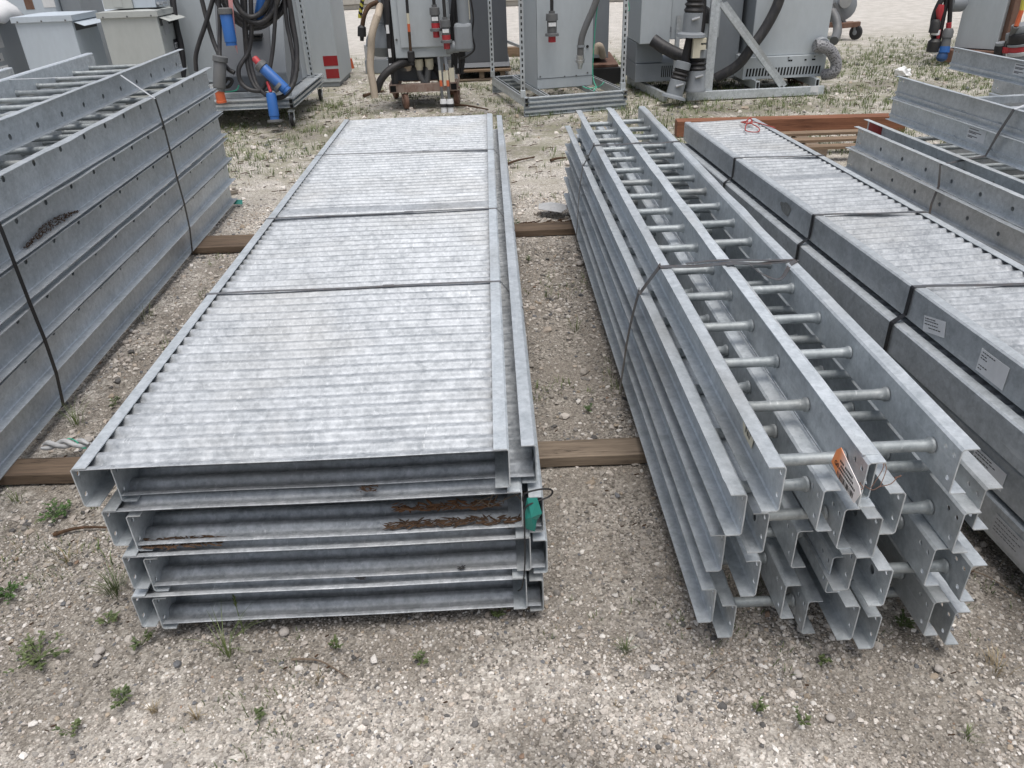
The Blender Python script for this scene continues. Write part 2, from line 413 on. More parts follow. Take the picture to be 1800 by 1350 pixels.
# twigs
def twigs(label, pts, n, r=.0012):
    mb = MB()
    for i in range(n):
        a = Vector(pts)+Vector((random.uniform(-.05, .05), random.uniform(-.02, .02), random.uniform(0, .01)))
        d = Vector((random.uniform(-.05, .05), random.uniform(-.02, .02), random.uniform(-.002, .015)))
        mb.tube([a-d, a+d*.2+Vector((0, 0, .004)), a+d], r, 5)
    solo('twigs', mb, WOODG, label, 'twigs')
twigs('dry twigs lying beside the dead leaves at the right end of the tray', (-.02, 1.41, .32), 9)
# steel bands
def band(label, pts, width=.016, side=(0, 1, 0), m=STRAP, th=.0012, group=None, name='steel_strap', buckle=None):
    mb = MB(); mb.strip(pts, width, side, th)
    o = solo(name, mb, m, label, 'strap', group); 
    if buckle:
        b2 = MB(); p = Vector(buckle[0])-o.location; b2.box(p+Vector((-.018, -.0075, -.0005)), p+Vector((.018, .0075, .0018))); obj('crimp_seal', b2, m, o)
    return o
ZT = .5225
STRAPG = paint('strap_grey', (.26, .26, .265), .4, .6, (.17, .10, .06), .7, 12)
def mband(Y, dy, label, slack=.0):
    p = [(-.860, Y, .04), (-.925, Y, .2), (-.9245, Y, ZT-.003), (-.9215, Y, ZT)]
    for k in range(1, 8): 
        p.append((-.921+.925*k/8, Y+dy*k/8, ZT+.0004+slack*math.sin(k*1.3)))
    p += [(.004, Y+dy, ZT), (.0065, Y+dy, ZT-.004), (.074, Y+dy+.005, ZT-.10), (.087, Y+dy+.005, .30), (.085, Y+dy+.01, .12), (.075, Y+dy+.01, .04)]
    return band(label, p, .0125, m=STRAPG, buckle=((-.35, Y+dy*.6, ZT+.001), 0))
mband(2.235, .0, 'near steel strap across the middle corrugated pile', .0012)
mband(2.985, .01, 'second steel strap across the middle corrugated pile, beside the flat seam', .001)
mband(4.03, -.03, 'far steel strap across the middle corrugated pile', .0006)
# black wire + teal scrap at right front corner
t = thing('teal_plastic_scrap', 'torn teal plastic scrap tied at the right front corner of the middle pile', 'plastic scrap', (.045, 1.33, .30), world=True)
mb = MB(); P0 = [(.040, 1.322, .385), (.062, 1.318, .388), (.072, 1.31, .35), (.060, 1.316, .325), (.055, 1.31, .298), (.036, 1.318, .30), (.030, 1.316, .33), (.036, 1.325, .36)]
c = len(P0); mb.v = P0+[(.048, 1.303, .345)]; mb.f = [(i, (i+1) % c, c) for i in range(c)]
solid(obj('scrap', mb, TEAL, t), .001)
mb = MB(); mb.tube(smoothpath([(.030, 1.33, .37), (.035, 1.30, .415), (.07, 1.30, .425), (.095, 1.32, .405), (.09, 1.33, .38), (.05, 1.315, .375), (.034, 1.312, .36), (.032, 1.31, .30), (.030, 1.31, .20), (.022, 1.31, .13), (.012, 1.335, .09)], 6), .002, 6)
solo('black_wire', mb, BLACK, 'thin black wire looped and hanging down the right front of the middle pile', 'wire')
# ------------------------------------------------------------------ narrow ladder tray pile
GL = 'narrow ladder trays in the right-hand loose pile'
WN = .152
P = [ # label, x, y, z, inverted, W
 ('top-left narrow ladder tray, with the orange tag on its right rail', .503, 1.095, .508, 'm', .150),
 ('top-right narrow ladder tray of the loose pile, widest rung gaps, above all others', .682, 1.118, .5105, 'm', .155),
 ('ladder tray in the second layer, outermost on the left of the pile', .459, 1.145, .408, 'i', .150),
 ('ladder tray nested just right of and below the outermost second-layer one', .510, 1.147, .357, 'u', .150),
 ('second-layer ladder tray under the orange tag, its rail end standing furthest forward', .722, 1.118, .357, 'u', .160),
 ('second-layer ladder tray sticking out at the far right of the pile end', .760, 1.128, .408, 'i', .155),
 ('third-layer ladder tray with its left rail outermost', .451, 1.206, .252, 'i', .153),
 ('third-layer ladder tray nested inside the outermost third-layer one', .524, 1.178, .201, 'u', .153),
 ('third-layer ladder tray in the middle of the pile end', .699, 1.134, .252, 'i', .160),
 ('third-layer ladder tray on the right side of the pile end', .784, 1.134, .201, 'u', .163),
 ('bottom-layer ladder tray at the outer left edge of the loose pile', .447, 1.206, .095, 'i', .156),
 ('lowest ladder tray on the left, almost touching the gravel', .498, 1.206, .042, 'u', .163),
 ('bottom-layer ladder tray in the middle right of the pile', .738, 1.138, .095, 'i', .160),
 ('lowest ladder tray on the right, its rail end nearest the camera bottom', .804, 1.155, .042, 'u', .163)]
pile = []
for k, (lb_, x, y, z, mode, W) in enumerate(P):
    rz = {'m': .055, 'i': .065, 'u': .037}[mode]
    pile.append(ladder_tray(lb_, x, y, z, random.uniform(-.002, .002), W, GL, L=3.37 if k < 2 else 3.41, rz=rz, y0=.085 if k < 2 else random.choice((.07, .1, .13, .16)), m=GALV))
# orange tag hanging from the top-left tray's right rail
t = thing('orange_tag', 'orange and white barcode tag wired to the top ladder tray end', 'tag', (.655, 1.10, .56), world=True)
tp = [(.620, 1.150, .604), (.620, 1.137, .618), (.620, 1.047, .597), (.620, 1.038, .588), (.620, 1.052, .556), (.620, 1.128, .559), (.620, 1.160, .570)]
mb = MB(); mb.v = [p for p in tp]+[(p[0]-.0012, p[1], p[2]) for p in tp]; n = len(tp); mb.f = [tuple(range(n)), tuple(range(2*n-1, n-1, -1))]+[(i, i+n, (i+1) % n+n, (i+1) % n) for i in range(n)]
card = obj('tag_card', mb, TAGM, t)
mb = MB()
for k in range(17):
    w = random.choice((.0012, .002, .0028)); y = 1.128+k*.0042; mb.box((.6182, y-.068, .5600), (.6186, y-.068+w, .5715))
for r, (z0, n0, n1, s) in enumerate(((.5345, 0, 13, .0045), (.5425, 2, 12, .005), (.5510, 3, 13, .0052))):
    for k in range(n0, n1):
        if random.random() < .85: mb.box((.6182, 1.058+k*.0055, z0+.042), (.6186, 1.058+k*.0055+.0036, z0+.0462))
obj('barcode_print', mb, INK, card)
def text(s, size, m, parent, loc, rot, name='lettering', ext=.0003):
    cu = bpy.data.curves.new(name, 'FONT'); cu.body = s; cu.size = size; cu.extrude = ext; cu.align_x = 'CENTER'; cu.align_y = 'CENTER'
    o = bpy.data.objects.new(name, cu); C.objects.link(o); dg_ = bpy.context.evaluated_depsgraph_get(); me = bpy.data.meshes.new_from_object(o.evaluated_get(dg_)); bpy.data.objects.remove(o)
    me.materials.clear(); me.materials.append(m); o = bpy.data.objects.new(name, me); C.objects.link(o); o.parent = parent; o.location = loc; o.rotation_euler = rot; return o
def rootloc(p, root): return Vector(p)-root.location
mb = MB(); mb.tube(smoothpath([(.623, 1.047, .590), (.64, 1.07, .575), (.652, 1.104, .560), (.675, 1.10, .545), (.69, 1.102, .55), (.712, 1.106, .552), (.728, 1.118, .556)], 6), .0009, 5); mb.tube(smoothpath([(.69, 1.102, .55), (.705, 1.12, .575), (.702, 1.13, .585), (.698, 1.12, .575), (.675, 1.104, .546)], 6), .0008, 5)
mb.tube(smoothpath([(.726, 1.118, .556), (.733, 1.116, .562), (.736, 1.122, .556), (.729, 1.124, .551), (.725, 1.118, .557), (.733, 1.117, .559)], 5), .0012, 5)
obj('tie_wire', mb, RUST, t)
text('G0', .014, INK, card, rootloc((.6183, 1.138, .580), t), (R(90), 0, R(-90)))
# yellow/black sticker fragment on the outer face of the top-left tray
mb = MB(); q = [(.5013, 1.335, .571), (.5013, 1.265, .572), (.5013, 1.258, .556), (.5013, 1.262, .534), (.5013, 1.315, .535), (.5013, 1.325, .548)]
mb.v = q+[(p[0]-.0008, p[1], p[2]) for p in q]; n = 6; mb.f = [tuple(range(n)), tuple(range(2*n-1, n-1, -1))]+[(i, i+n, (i+1) % n+n, (i+1) % n) for i in range(n)]
mb.v = [tuple(Vector(v)-Vector(pile[0].location)) for v in mb.v]
st = obj('sticker', mb, CREAM, pile[0]); 
text('NI/', .028, INK, st, Vector((.5002, 1.292, .553))-pile[0].location, (R(90), 0, R(-90)))
# straps on ladder pile
def lband(Y, dYb, label, loose=False):
    p = [(.50, Y+dYb, .04), (.412, Y+dYb, .05), (.411, Y+dYb*.9, .2), (.413, Y+dYb*.6, .36), (.424, Y+dYb*.3, .508), (.4275, Y+dYb*.25, .514), (.468, Y+.01, .606), (.4725, Y, .6135), (.51, Y, .6135), (.58, Y, .611), (.655, Y, .6155), (.69, Y, .6165), (.76, Y-.003, .611), (.842, Y, .6155), (.868, Y, .6155), (.8715, Y, .612), (.945, Y, .51), (.99, Y, .30), (1.0, Y, .1), (.95, Y, .04)]
    return band(label, smoothpath(p, 3), .021, m=STRAP)
lband(2.07, .20, 'near steel strap round the loose ladder pile')
lband(3.60, .15, 'far steel strap round the loose ladder pile')
band('loose curled end of the near strap lying over the rungs', smoothpath([(.66, 2.055, .618), (.72, 2.05, .6205), (.75, 2.03, .60), (.80, 2.0, .588), (.84, 2.04, .612), (.868, 2.065, .619)], 6), .015, name='strap_tail')
band('doubled strap end lying flat across the middle of the top ladder trays', smoothpath([(.55, 2.085, .614), (.63, 2.093, .617), (.70, 2.085, .6185), (.80, 2.075, .6165), (.866, 2.072, .6175)], 4), .012, name='strap_tail')
# ------------------------------------------------------------------ left pile of wide ladder trays
GW = 'wide ladder trays in the tall left pile'
yw = R(1.95)
def lx(xe, Y0=4.0, Ys=1.34): return xe+(Y0-Ys)*math.tan(yw)   # flange edge at Y=4 -> at the start
hl = .121; WW = .50
lw = [(-1.667, .040, 'i', 'lowest wide ladder tray of the left pile, with a white label at its far end'),
      (-1.650, .172, 'i', 'wide ladder tray second from the bottom of the left pile'),
      (-1.643, .306, 'i', 'wide ladder tray third from the bottom of the left pile'),
      (-1.648, .452, 'i', 'wide ladder tray fourth from the bottom, above the dark gap in the left pile'),
      (-1.647, .586, 'i', 'wide ladder tray fifth from the bottom, with a brown dirt smear on its rail'),
      (-1.655, .722, 'i', 'wide ladder tray right under the top one of the left pile')]
left = []
for k, (xe, z, md, lb_) in enumerate(lw):
    Ys = 1.34+random.uniform(-.015, .02)
    left.append(ladder_tray(lb_, lx(xe, 4.0, Ys)-.040-WW, Ys, z, yw, WW, GW, L=3.66, fl=.040, h=hl, rz=hl-.027, pitch=.2153, y0=.10+.03*(k % 3), m=GALVN))
left.append(ladder_tray('top wide ladder tray of the left pile, rungs in plain view', lx(-1.784)-.032-WW, 1.30, .851, yw, WW, GW, L=3.66, h=.106, rz=.034, pitch=.2153, y0=.12, m=GALVN))
adj = []
na = ['topmost', 'second', 'third', 'fourth', 'fifth', 'lowest']
for k in range(7):
    z = .04+.125*k
    adj.append(ladder_tray(('topmost' if k == 6 else 'hidden lower')+' ladder tray of the pile at the far left edge, behind the left pile', lx(-2.76)-.03, 1.30, z, yw, .37, 'ladder trays at the far left edge', L=3.62, h=.11, rz=.034, pitch=.2153, y0=.12, m=GALVN)) if k == 6 else None
mb = MB(); r = Matrix.Rotation(yw, 3, 'Z')
# timber bearers for that pile reach its underside
for yy in (1.9, 4.1): mb = MB(); mb.box((-.05, -.05, 0), (.05, .05, .779)); o = solo('timber_post', mb, WOODT, ('near' if yy < 3 else 'far')+' dark timber post propping the far left tray, hidden behind the left pile', 'timber'); o.location = (-2.6, yy, 0)
# label, dirt
rt = left[0]
mb = MB(); mb.box((WW+.0018, 3.50, .045), (WW+.0024, 3.58, .104)); la_ = obj('label', mb, WHITE, rt)
mb = MB()
for k in range(5): mb.box((WW+.0024, 3.51, .052+k*.01), (WW+.0027, 3.51+random.uniform(.03, .06), .0545+k*.01))
obj('print', mb, INK, la_)
mb = MB()
for i in range(900):
    u = random.random(); x = random.gauss(0, 1); yy = 1.18+u*.42; zz = .006+.012*math.sin(math.pi*u)*random.random()*2.2; s = random.uniform(.0015, .004); cc = Vector((WW+.004+.02*random.random()*(1-zz/.03), yy, max(zz, .004)))
    a = [Vector((random.uniform(-1, 1), random.uniform(-1, 1), random.uniform(-1, 1))).normalized()*s for _ in range(4)]
    o = len(mb.v); mb.v += [tuple(cc+q) for q in a]; mb.f += [(o, o+1, o+2), (o, o+1, o+3), (o, o+2, o+3), (o+1, o+2, o+3)]
obj('dirt_smear', mb, BARK, left[4])
# straps on left pile
def wband(Y, label, m, top, topm=None):
    e = lambda xe: xe+.003-(Y-4.0)*math.tan(yw)
    p = [(-1.75, Y, .038), (e(-1.664), Y, .04), (e(-1.645), Y, .175), (e(-1.640), Y, .31), (e(-1.643), Y, .45), (e(-1.643), Y, .70), (e(-1.650), Y, .832), (e(-1.652), Y, .836)]
    band(label+', down the tray sides', p, .019, m=m)
    xl = e(-2.34)
    p2 = [(e(-1.652), Y, .837), (e(-1.780), Y, .945), (e(-1.786), Y, .9505), (e(-1.83), Y, .9505), (e(-2.32), Y, .9515), (xl-.04, Y, .948), (e(-2.62), Y, .90), (e(-2.80), Y, .893)]
    if top: band(label+', pale upper run across the top', p2, .016, m=STRAPL)
wband(3.984, 'far strap of the left pile', STRAPK, True)
wband(2.403, 'near strap of the left pile', STRAPK, False)
# ------------------------------------------------------------------ corrugated pile on the right
GK = 'corrugated trays in the long narrow right pile'
yk = R(3.03)
kx = lambda Y: 1.228-(Y-2.055)*math.tan(yk)
LK = 3.62; Y0 = 4.47-LK*math.cos(yk)
for k, (dx, z, inv, lb_) in enumerate(((0, .420, True, 'topmost narrow corrugated tray of the right pile, red twine at its far end'),
        (-.036, .305, True, 'narrow corrugated tray under the topmost one, its rail edge scuffed bright'),
        (-.020, .190, True, 'narrow corrugated tray third from the top, with a white label half hidden'),
        (-.024, .075, True, 'lowest narrow corrugated tray of the right pile, with a weathered grey label'))):
    t = trough_tray(lb_, kx(Y0)+dx, Y0, z, yk, .415, GK, L=LK, inverted=inv, seams=[(2.37, 2.43)] if k == 0 else (), m=GALVD)
    def klabel(y0, y1, z0, z1, m, lines, ink=INK, dyn=0, rot=0):
        mb = MB(); cy, cz = (y0+y1)/2, (z0+z1)/2
        mb.box((-.0022, y0, z0), (-.0016, y1, z1), Matrix.Rotation(rot, 3, 'X')); l = obj('label', mb, m, t)
        mb = MB()
        for (fz, n, s0) in lines:
            y = y1-.006-s0
            for q in range(n):
                w = random.uniform(.004, .012)
                if y-w < y0+.005: break
                a = Vector((-.0026, y-w, z0+(z1-z0)*fz-.0012)); b = Vector((-.0022, y, z0+(z1-z0)*fz+.0014)); mb.box(a, b, Matrix.Rotation(rot, 3, 'X'), (-.002, cy, cz)); y -= w+.0025
        obj('print', mb, ink, l)
    L0 = lambda Y: (Y-Y0)/math.cos(yk)
    if k == 0:
        klabel(L0(1.865), L0(1.965), .016, .062, WHITE, ((.85, 5, .0), (.7, 7, 0), (.5, 6, 0), (.3, 5, .02)), rot=R(-14))
        klabel(L0(1.60), L0(1.71), .012, .076, WHITE, ((.88, 6, .002), (.74, 2, 0), (.62, 3, .0), (.3, 4, 0), (.16, 2, 0)))
    if k == 2: klabel(L0(1.475), L0(1.60), .020, .075, WHITE, ((.85, 6, 0), (.7, 7, 0), (.5, 5, 0)))
    if k == 3: klabel(L0(1.30), L0(1.46), .018, .078, WHITEG, ((.85, 9, 0), (.65, 9, 0), (.45, 8, 0), (.3, 9, 0)), GREYP)
def kband(Y, label, slack=0):
    x = kx(Y); w = .415
    p = [(x+.02, Y, .06), (x-.03, Y, .08), (x-.040, Y, .30), (x-.0405, Y, .402), (x-.038, Y, .407), (x-.004, Y, .432), (x-.003, Y, .519), (x, Y, .5225)]
    band(label+', black run down the side', p, .019, m=STRAPK)
    q = [(x, Y, .5228)]+[(x+w*i/6, Y-.022*i/6, .5228+slack*math.sin(i*1.4)) for i in range(1, 7)]+[(x+w+.003, Y-.022, .519), (x+w+.003, Y-.022, .42), (x+w-.02, Y-.022, .07)]
    band(label+', grey run over the ribbed top', q, .016, m=STRAP)
kband(2.055, 'near strap of the long right pile', .001); kband(2.745, 'middle strap of the long right pile', .001); kband(3.62, 'far strap of the long right pile', .001)
mb = MB(); xx = kx(4.3)
mb.tube(smoothpath([(xx+.28, 4.36, .53), (xx+.30, 4.30, .545), (xx+.27, 4.24, .53), (xx+.25, 4.15, .527), (xx+.30, 4.12, .527), (xx+.33, 4.20, .53), (xx+.31, 4.3, .54), (xx+.36, 4.33, .53), (xx+.42, 4.2, .526)], 6), .003, 6)
mb.tube(smoothpath([(xx+.29, 4.33, .53), (xx+.33, 4.36, .55), (xx+.31, 4.27, .54), (xx+.27, 4.31, .54)], 5), .004, 6)
solo('red_twine', mb, REDT, 'tangled red twine knot on the far end of the right corrugated pile', 'twine')
# ------------------------------------------------------------------ right wide ladder piles
ym = R(3.9)
mx = lambda xe, Y: xe-(Y-4.69)*math.tan(ym)
GM = 'wide ladder trays with punched rails at the right'
def mtray(lb_, xe, Yf, z, h, W, group, m, rz, pitch, flat=False, y0=.13, L=3.62, fl=.032, eh=True):
    Ys = Yf-L*math.cos(ym); x = mx(xe, Ys)+fl
    return ladder_tray(lb_, x, Ys, z, ym, W, group, L=L, h=h, fl=fl, rz=rz, pitch=pitch, y0=y0, m=m, flat=flat, endholes=eh)
Mt = mtray('wide ladder tray with punched rail, upper left of the right-hand pile', 2.187, 4.69, .29, .118, .62, GM, GALVD, .045, .229)
Mb = mtray('nested ladder tray with a red sticker at its far end', 2.255, 4.72, .33, .11, .62, GM, GALVD, .045, .229)
mtray('wide ladder tray with punched rail, under the upper left one', 2.156, 4.69, .165, .122, .62, GM, GALVD, .055, .229)
mtray('lowest wide ladder tray of the punched-rail pile, in shadow', 2.165, 4.66, .042, .12, .62, GM, GALVD, .055, .229)
mb = MB(); mb.box((-.0026, 3.45, .014), (-.0016, 3.60, .098)); obj('red_sticker', mb, REDS, Mb)
GN = 'fresh galvanized ladder trays with flat rungs'
def ntray(lb_, xe, Yf, z, W=.60): 
    t = mtray(lb_, xe, Yf, z, .117, W, GN, GALVN, .03, .30, True, .25, 3.6, .026)
    mb = MB()
    for zz in ((.024,) if z < .6 else (.024, )): mb.bar((-.004, .0, zz), (-.004, 3.6, zz), .008, .014)
    obj('rail_rib', mb, GALVN, t)
    return t
n1 = ntray('fresh galvanized ladder tray with a white label, lying on the punched-rail trays', 2.375, 4.70, .4435)
n2 = ntray('fresh galvanized ladder tray stacked on the labelled one, strap across it', 2.390, 4.71, .566)
n3 = ntray('fresh galvanized ladder tray at the far right, topmost, with a white label', 2.80, 4.90, .6875)
def nlabel(t, y0, y1, z0, z1):
    mb = MB(); mb.box((-.0024, y0, z0), (-.0016, y1, z1)); l = obj('label', mb, WHITE, t)
    mb = MB()
    for fz, w in ((.82, .6), (.6, .8), (.5, .5), (.25, .6), (.15, .3)): mb.box((-.0029, y1-.008-(y1-y0-.016)*w, z0+(z1-z0)*fz), (-.0024, y1-.008, z0+(z1-z0)*fz+.004))
    obj('print', mb, GREYP, l)
nlabel(n1, 2.72, 2.86, .045, .105); nlabel(n3, 2.90, 3.04, .04, .10)
Ysn = 3.66
band('pale strap slanting over the fresh ladder trays at the right, upper run', [(3.1, 3.62, .80), (2.80, 3.70, .8075), (2.78, 3.70, .806), (2.52, 3.68, .70), (mx(2.39, Ysn)-.002, Ysn, .684)], .016, m=STRAPL)
band('steel strap down the sides of the right-hand ladder pile', [(mx(2.39, 3.66)-.004, 3.66, .684), (mx(2.375, 3.70)-.005, 3.70, .56), (mx(2.375, 3.74)-.006, 3.74, .45), (mx(2.19, 3.79)-.005, 3.79, .402), (mx(2.19, 3.76)-.006, 3.76, .30), (mx(2.156, 3.73)-.006, 3.73, .22), (mx(2.156, 3.72)-.006, 3.72, .05)], .019, m=STRAP)
# ------------------------------------------------------------------ timbers
def timber(label, a, b, w, h, m, group=None, z=0):
    a = Vector((a[0], a[1], 0)); b = Vector((b[0], b[1], 0)); L = (b-a).length
    mb = MB(); nseg = max(4, int(L/.08))
    for i in range(nseg+1):
        f = i/nseg; x = L*(f-.5); dz = .0015*math.sin(i*1.7)
        mb.v += [(x, -w/2+dz, 0), (x, w/2, 0), (x, w/2-dz, h+dz*.6), (x, -w/2+dz, h-dz*.4)]
    for i in range(nseg):
        for k in range(4): mb.f.append((i*4+k, (i+1)*4+k, (i+1)*4+(k+1) % 4, i*4+(k+1) % 4))
    mb.f += [(0, 1, 2, 3), tuple(nseg*4+k for k in (3, 2, 1, 0))]
    o = obj('timber_bearer', mb, m, None, bevel=.003); o.location = ((a.x+b.x)/2, (a.y+b.y)/2, z); o.rotation_euler.z = math.atan2(b.y-a.y, b.x-a.x)
    tag(o, label, 'timber', group); return o
timber('near dark timber under the left pile and the middle corrugated pile', (-2.5, 2.06), (-.48, 2.0), .095, .038, WOODT)
timber('near weathered timber between the middle pile and the loose ladder pile', (-.47, 2.0), (1.15, 1.985), .095, .038, WOODG)
timber('far brown timber under the left pile, its end showing by the middle pile', (-2.6, 4.20), (-1.375, 4.17), .20, .036, WOODT)
timber('far dark timber under the middle pile and the loose ladder pile', (-.95, 4.19), (1.05, 4.19), .13, .037, WOODT)
timber('timber under the right piles, far one', (1.08, 4.05), (3.1, 3.95), .09, .036, WOODG)
timber('timber under the right piles, near one', (1.19, 2.1), (3.2, 2.0), .09, .036, WOODG)
timber('near timber raising the long right corrugated pile', (1.22, 1.75), (1.60, 1.75), .09, .074, WOODG)
timber('far timber raising the long right corrugated pile', (1.10, 4.25), (1.52, 4.25), .09, .036, WOODG, None, .037)
timber('redwood timber lying behind the long right corrugated pile', (1.52, 6.46), (3.35, 6.32), .13, .125, WOODR)
# pallet behind right corrugated pile
t = thing('wood_pallet', 'pine pallet on the ground between the redwood timber and the right pile', 'pallet', (2.35, 5.72, 0), R(-2))
for yy in (.22, 0, -.22): mb = MB(); mb.box((-.55, yy-.045, .085), (.55, yy+.045, .103)); obj('deck_board', mb, WOODP, t)
for xx in (-.5, 0, .5):
    mb = MB(); mb.box((xx-.045, -.265, .0), (xx+.045, .265, .084)); obj('stringer', mb, WOODY, t)

for px_, py_, s_ in ((.0, 0, 0),):
    pass
for x, y, z, k, lb_ in ((-.355, 1.322, .168, .010, 'small black clump on the edge between the two lowest layers of the middle pile'), (-.12, 1.325, .182, .008, 'tiny dark chip near the right of the third tray layer edge'), (.0, 1.33, .292, .007, 'tiny black chip by the inner rail of the middle pile')):
    litter('dirt_clump', x-k, x+k, y-.004, y+.006, z, 26, BLACK, lb_, 'dirt', k*.6, .005)

def stain(par, c, nrm, ry, rz, label=None):
    """dark blotch where dirt dried on the zinc"""
    mb = MB(); n = 22; ring = []
    for i in range(n):
        a = 2*math.pi*i/n; k = 1+.12*math.sin(3*a+1)+.08*math.sin(5*a); ring.append((c[0], c[1]+ry*k*math.cos(a), c[2]+rz*k*math.sin(a)))
    mb.v = ring+[(c[0]+nrm*.0004, c[1], c[2])]; mb.f = [((i, (i+1) % n, n) if nrm > 0 else ((i+1) % n, i, n)) for i in range(n)]
    obj('stain', mb, STAINM, par)
STAINM = galv('dried_dirt_on_zinc', (.20, .205, .20), (.34, .345, .335), .4, (.5, .65))
q = spot(1233, 352, 2.85); stain(pile[1], (.155-.0017, 1.78, .064), -1, .045, .026)
tK = [o for o in bpy.data.objects if o.get('label', '').startswith('topmost narrow corrugated')][0]
stain(tK, (-.0019, 2.14, .052), -1, .05, .024)
# ------------------------------------------------------------------ equipment in the background
def wbox(name, a, b, m, par, bevel=.004, rot=None):
    mb = MB(); mb.box(a, b, rot); return obj(name, mb, m, par, bevel=bevel)
def wtube(name, pts, r, m, par, seg=10, sm=6, group=None):
    mb = MB(); mb.tube(smoothpath(pts, sm) if sm else pts, r, seg); return obj(name, mb, m, par, smooth=True)
def lathe(name, p, axis, prof, m, par, seg=16):
    """prof: list of (distance along axis, radius)"""
    p = Vector(p); axis = Vector(axis).normalized(); mb = MB(); mb.tube([p+axis*max(d, 0)+axis*i*1e-5 for i, (d, r) in enumerate(prof)], [r for d, r in prof], seg); return obj(name, mb, m, par, smooth=True)
def screws(par, pts, r=.008, m=GREYP, ax=(0, -1, 0)):
    mb = MB()
    for p in pts: mb.tube([Vector(p), Vector(p)+Vector(ax)*.006], r, 8)
    obj('screws', mb, m, par)
def channel(name, p, q, m, par, s=.041, slots=0, side=(1, 0, 0), open_dir=None):
    """strut channel: U section with lips, optionally a row of dark slots on its back"""
    p, q = Vector(p), Vector(q); d = (q-p).normalized(); sd = Vector(side); sd = (sd-d*sd.dot(d)).normalized(); nn = d.cross(sd)
    mb = MB(); h = s/2; t = .003; l = .009
    prof = [(-h, -h), (h, -h), (h, h), (h-l, h), (h-l, h-t), (h-t, h-t), (h-t, -h+t), (-h+t, -h+t), (-h+t, h-t), (-h+l, h-t), (-h+l, h), (-h, h)]
    n = len(prof)
    for e in (p, q): mb.v += [tuple(e+sd*a+nn*b) for a, b in prof]
    for k in range(n): mb.f.append((k, (k+1) % n, n+(k+1) % n, n+k))
    o = obj(name, mb, m, par)
    if slots:
        L = (q-p).length; mb = MB(); k = .03
        while k < L-.03:
            c = p+d*k; mb.bar(c-nn*(h+.0004)-d*.013, c-nn*(h+.0004)+d*.013, .013, .0016, up=nn); k += .05
        obj('slots', mb, HOLE, o)
    return o
def caster(par, x, y, r=.06, m=BLACK, fm=GALV, yaw=0, w=.03, z0=None):
    mb = MB(); c = Vector((x, y, r)); ax = Vector((math.cos(yaw), math.sin(yaw), 0))
    mb.tube([c-ax*w/2, c-ax*(w/2-.006), c+ax*(w/2-.006), c+ax*w/2], [r*.88, r, r, r*.88], 18); wh = obj('wheel', mb, m, par, smooth=True)
    mb = MB(); mb.tube([c-ax*(w/2+.004), c+ax*(w/2+.004)], r*.35, 12); obj('hub', mb, fm, wh)
    mb = MB(); bk = Vector((-ax.y, ax.x, 0))*.02
    for s in (-1, 1): mb.bar(c+ax*s*(w/2+.007), c+ax*s*(w/2+.007)+Vector((0, 0, r*1.25))+bk, .035, .004, up=ax)
    mb.box(c+Vector((-w/2-.012, -.03, r*1.2))+bk, c+Vector((w/2+.012, .03, r*1.3+.006))+bk); obj('caster_fork', mb, fm, par)
def hooded(label, x0, x1, y0, y1, zt, m, face='x', z0=0.0):
    t = thing('utility_cabinet', label, 'cabinet', ((x0+x1)/2, (y0+y1)/2, z0), world=True)
    wbox('cabinet_body', (x0, y0, z0), (x1, y1, zt-.035), m, t)
    mb = MB(); e = .02; mb.box((x0-e, y0-e, zt-.05), (x1+e, y1+e, zt)); 
    o = len(mb.v); xm, ym_ = (x0+x1)/2, (y0+y1)/2; mb.v += [(x0-e, y0-e, zt+.0005), (x1+e, y0-e, zt+.0005), (x1+e, y1+e, zt+.0005), (x0-e, y1+e, zt+.0005), (xm, ym_, zt+.02)]; mb.f += [(o+k, o+(k+1) % 4, o+4) for k in range(4)]
    obj('lid', mb, m, t, bevel=.003)
    # louvre recess and rain hood on the right side
    wbox('vent_recess', (x1+.0005, y0+.04, zt-.135), (x1+.003, y1-.03, zt-.055), CABDD, t, 0)
    mb = MB(); a, b = y0+.02, y1-.02; q = [(x1+.002, a, zt-.056), (x1+.002, b, zt-.056), (x1+.10, b, zt-.095), (x1+.10, a, zt-.095)]
    mb.v = q+[(p[0], p[1], p[2]-.003) for p in q]; mb.f = [(0, 1, 2, 3), (7, 6, 5, 4)]+[(k, k+4, (k+1) % 4+4, (k+1) % 4) for k in range(4)]
    obj('rain_hood', mb, m, t)
    screws(t, [(x0+(x1-x0)*f, y0-e-.0005, zt-.04) for f in (.08, .5, .92)]); return t
c1 = hooded('pale grey hooded utility cabinet with a plain front, left of the beige one', -4.43, -3.90, 8.0, 8.52, .985, CABW)
c2 = hooded('beige-grey hooded utility cabinet with black and white warning labels on its side', -3.63, -3.10, 8.0, 8.5, .995, CABB)
for q in ((8.10, .78, 8.24, .91), (8.03, .72, 8.065, .79), (8.19, .50, 8.25, .66)): mb = MB(); mb.box((-3.0965, q[0], q[1]), (-3.0955, q[2], q[3])); obj('paper_label', mb, WHITEG, c2)
mb = MB(); mb.box((-3.0965, 8.26, .46), (-3.0955, 8.42, .72)); wl = obj('warning_sign', mb, INK, c2)
mb = MB()
for k in range(3): mb.box((-3.0955, 8.275, .50+k*.068), (-3.0948, 8.405, .552+k*.068))
obj('sign_panel', mb, WHITE, wl)
mb = MB()
for k in range(3):
    for q in range(5): mb.box((-3.0948, 8.288+q*.023, .508+k*.068), (-3.0944, 8.302+q*.023, .542+k*.068))
obj('sign_print', mb, GREYP, wl)
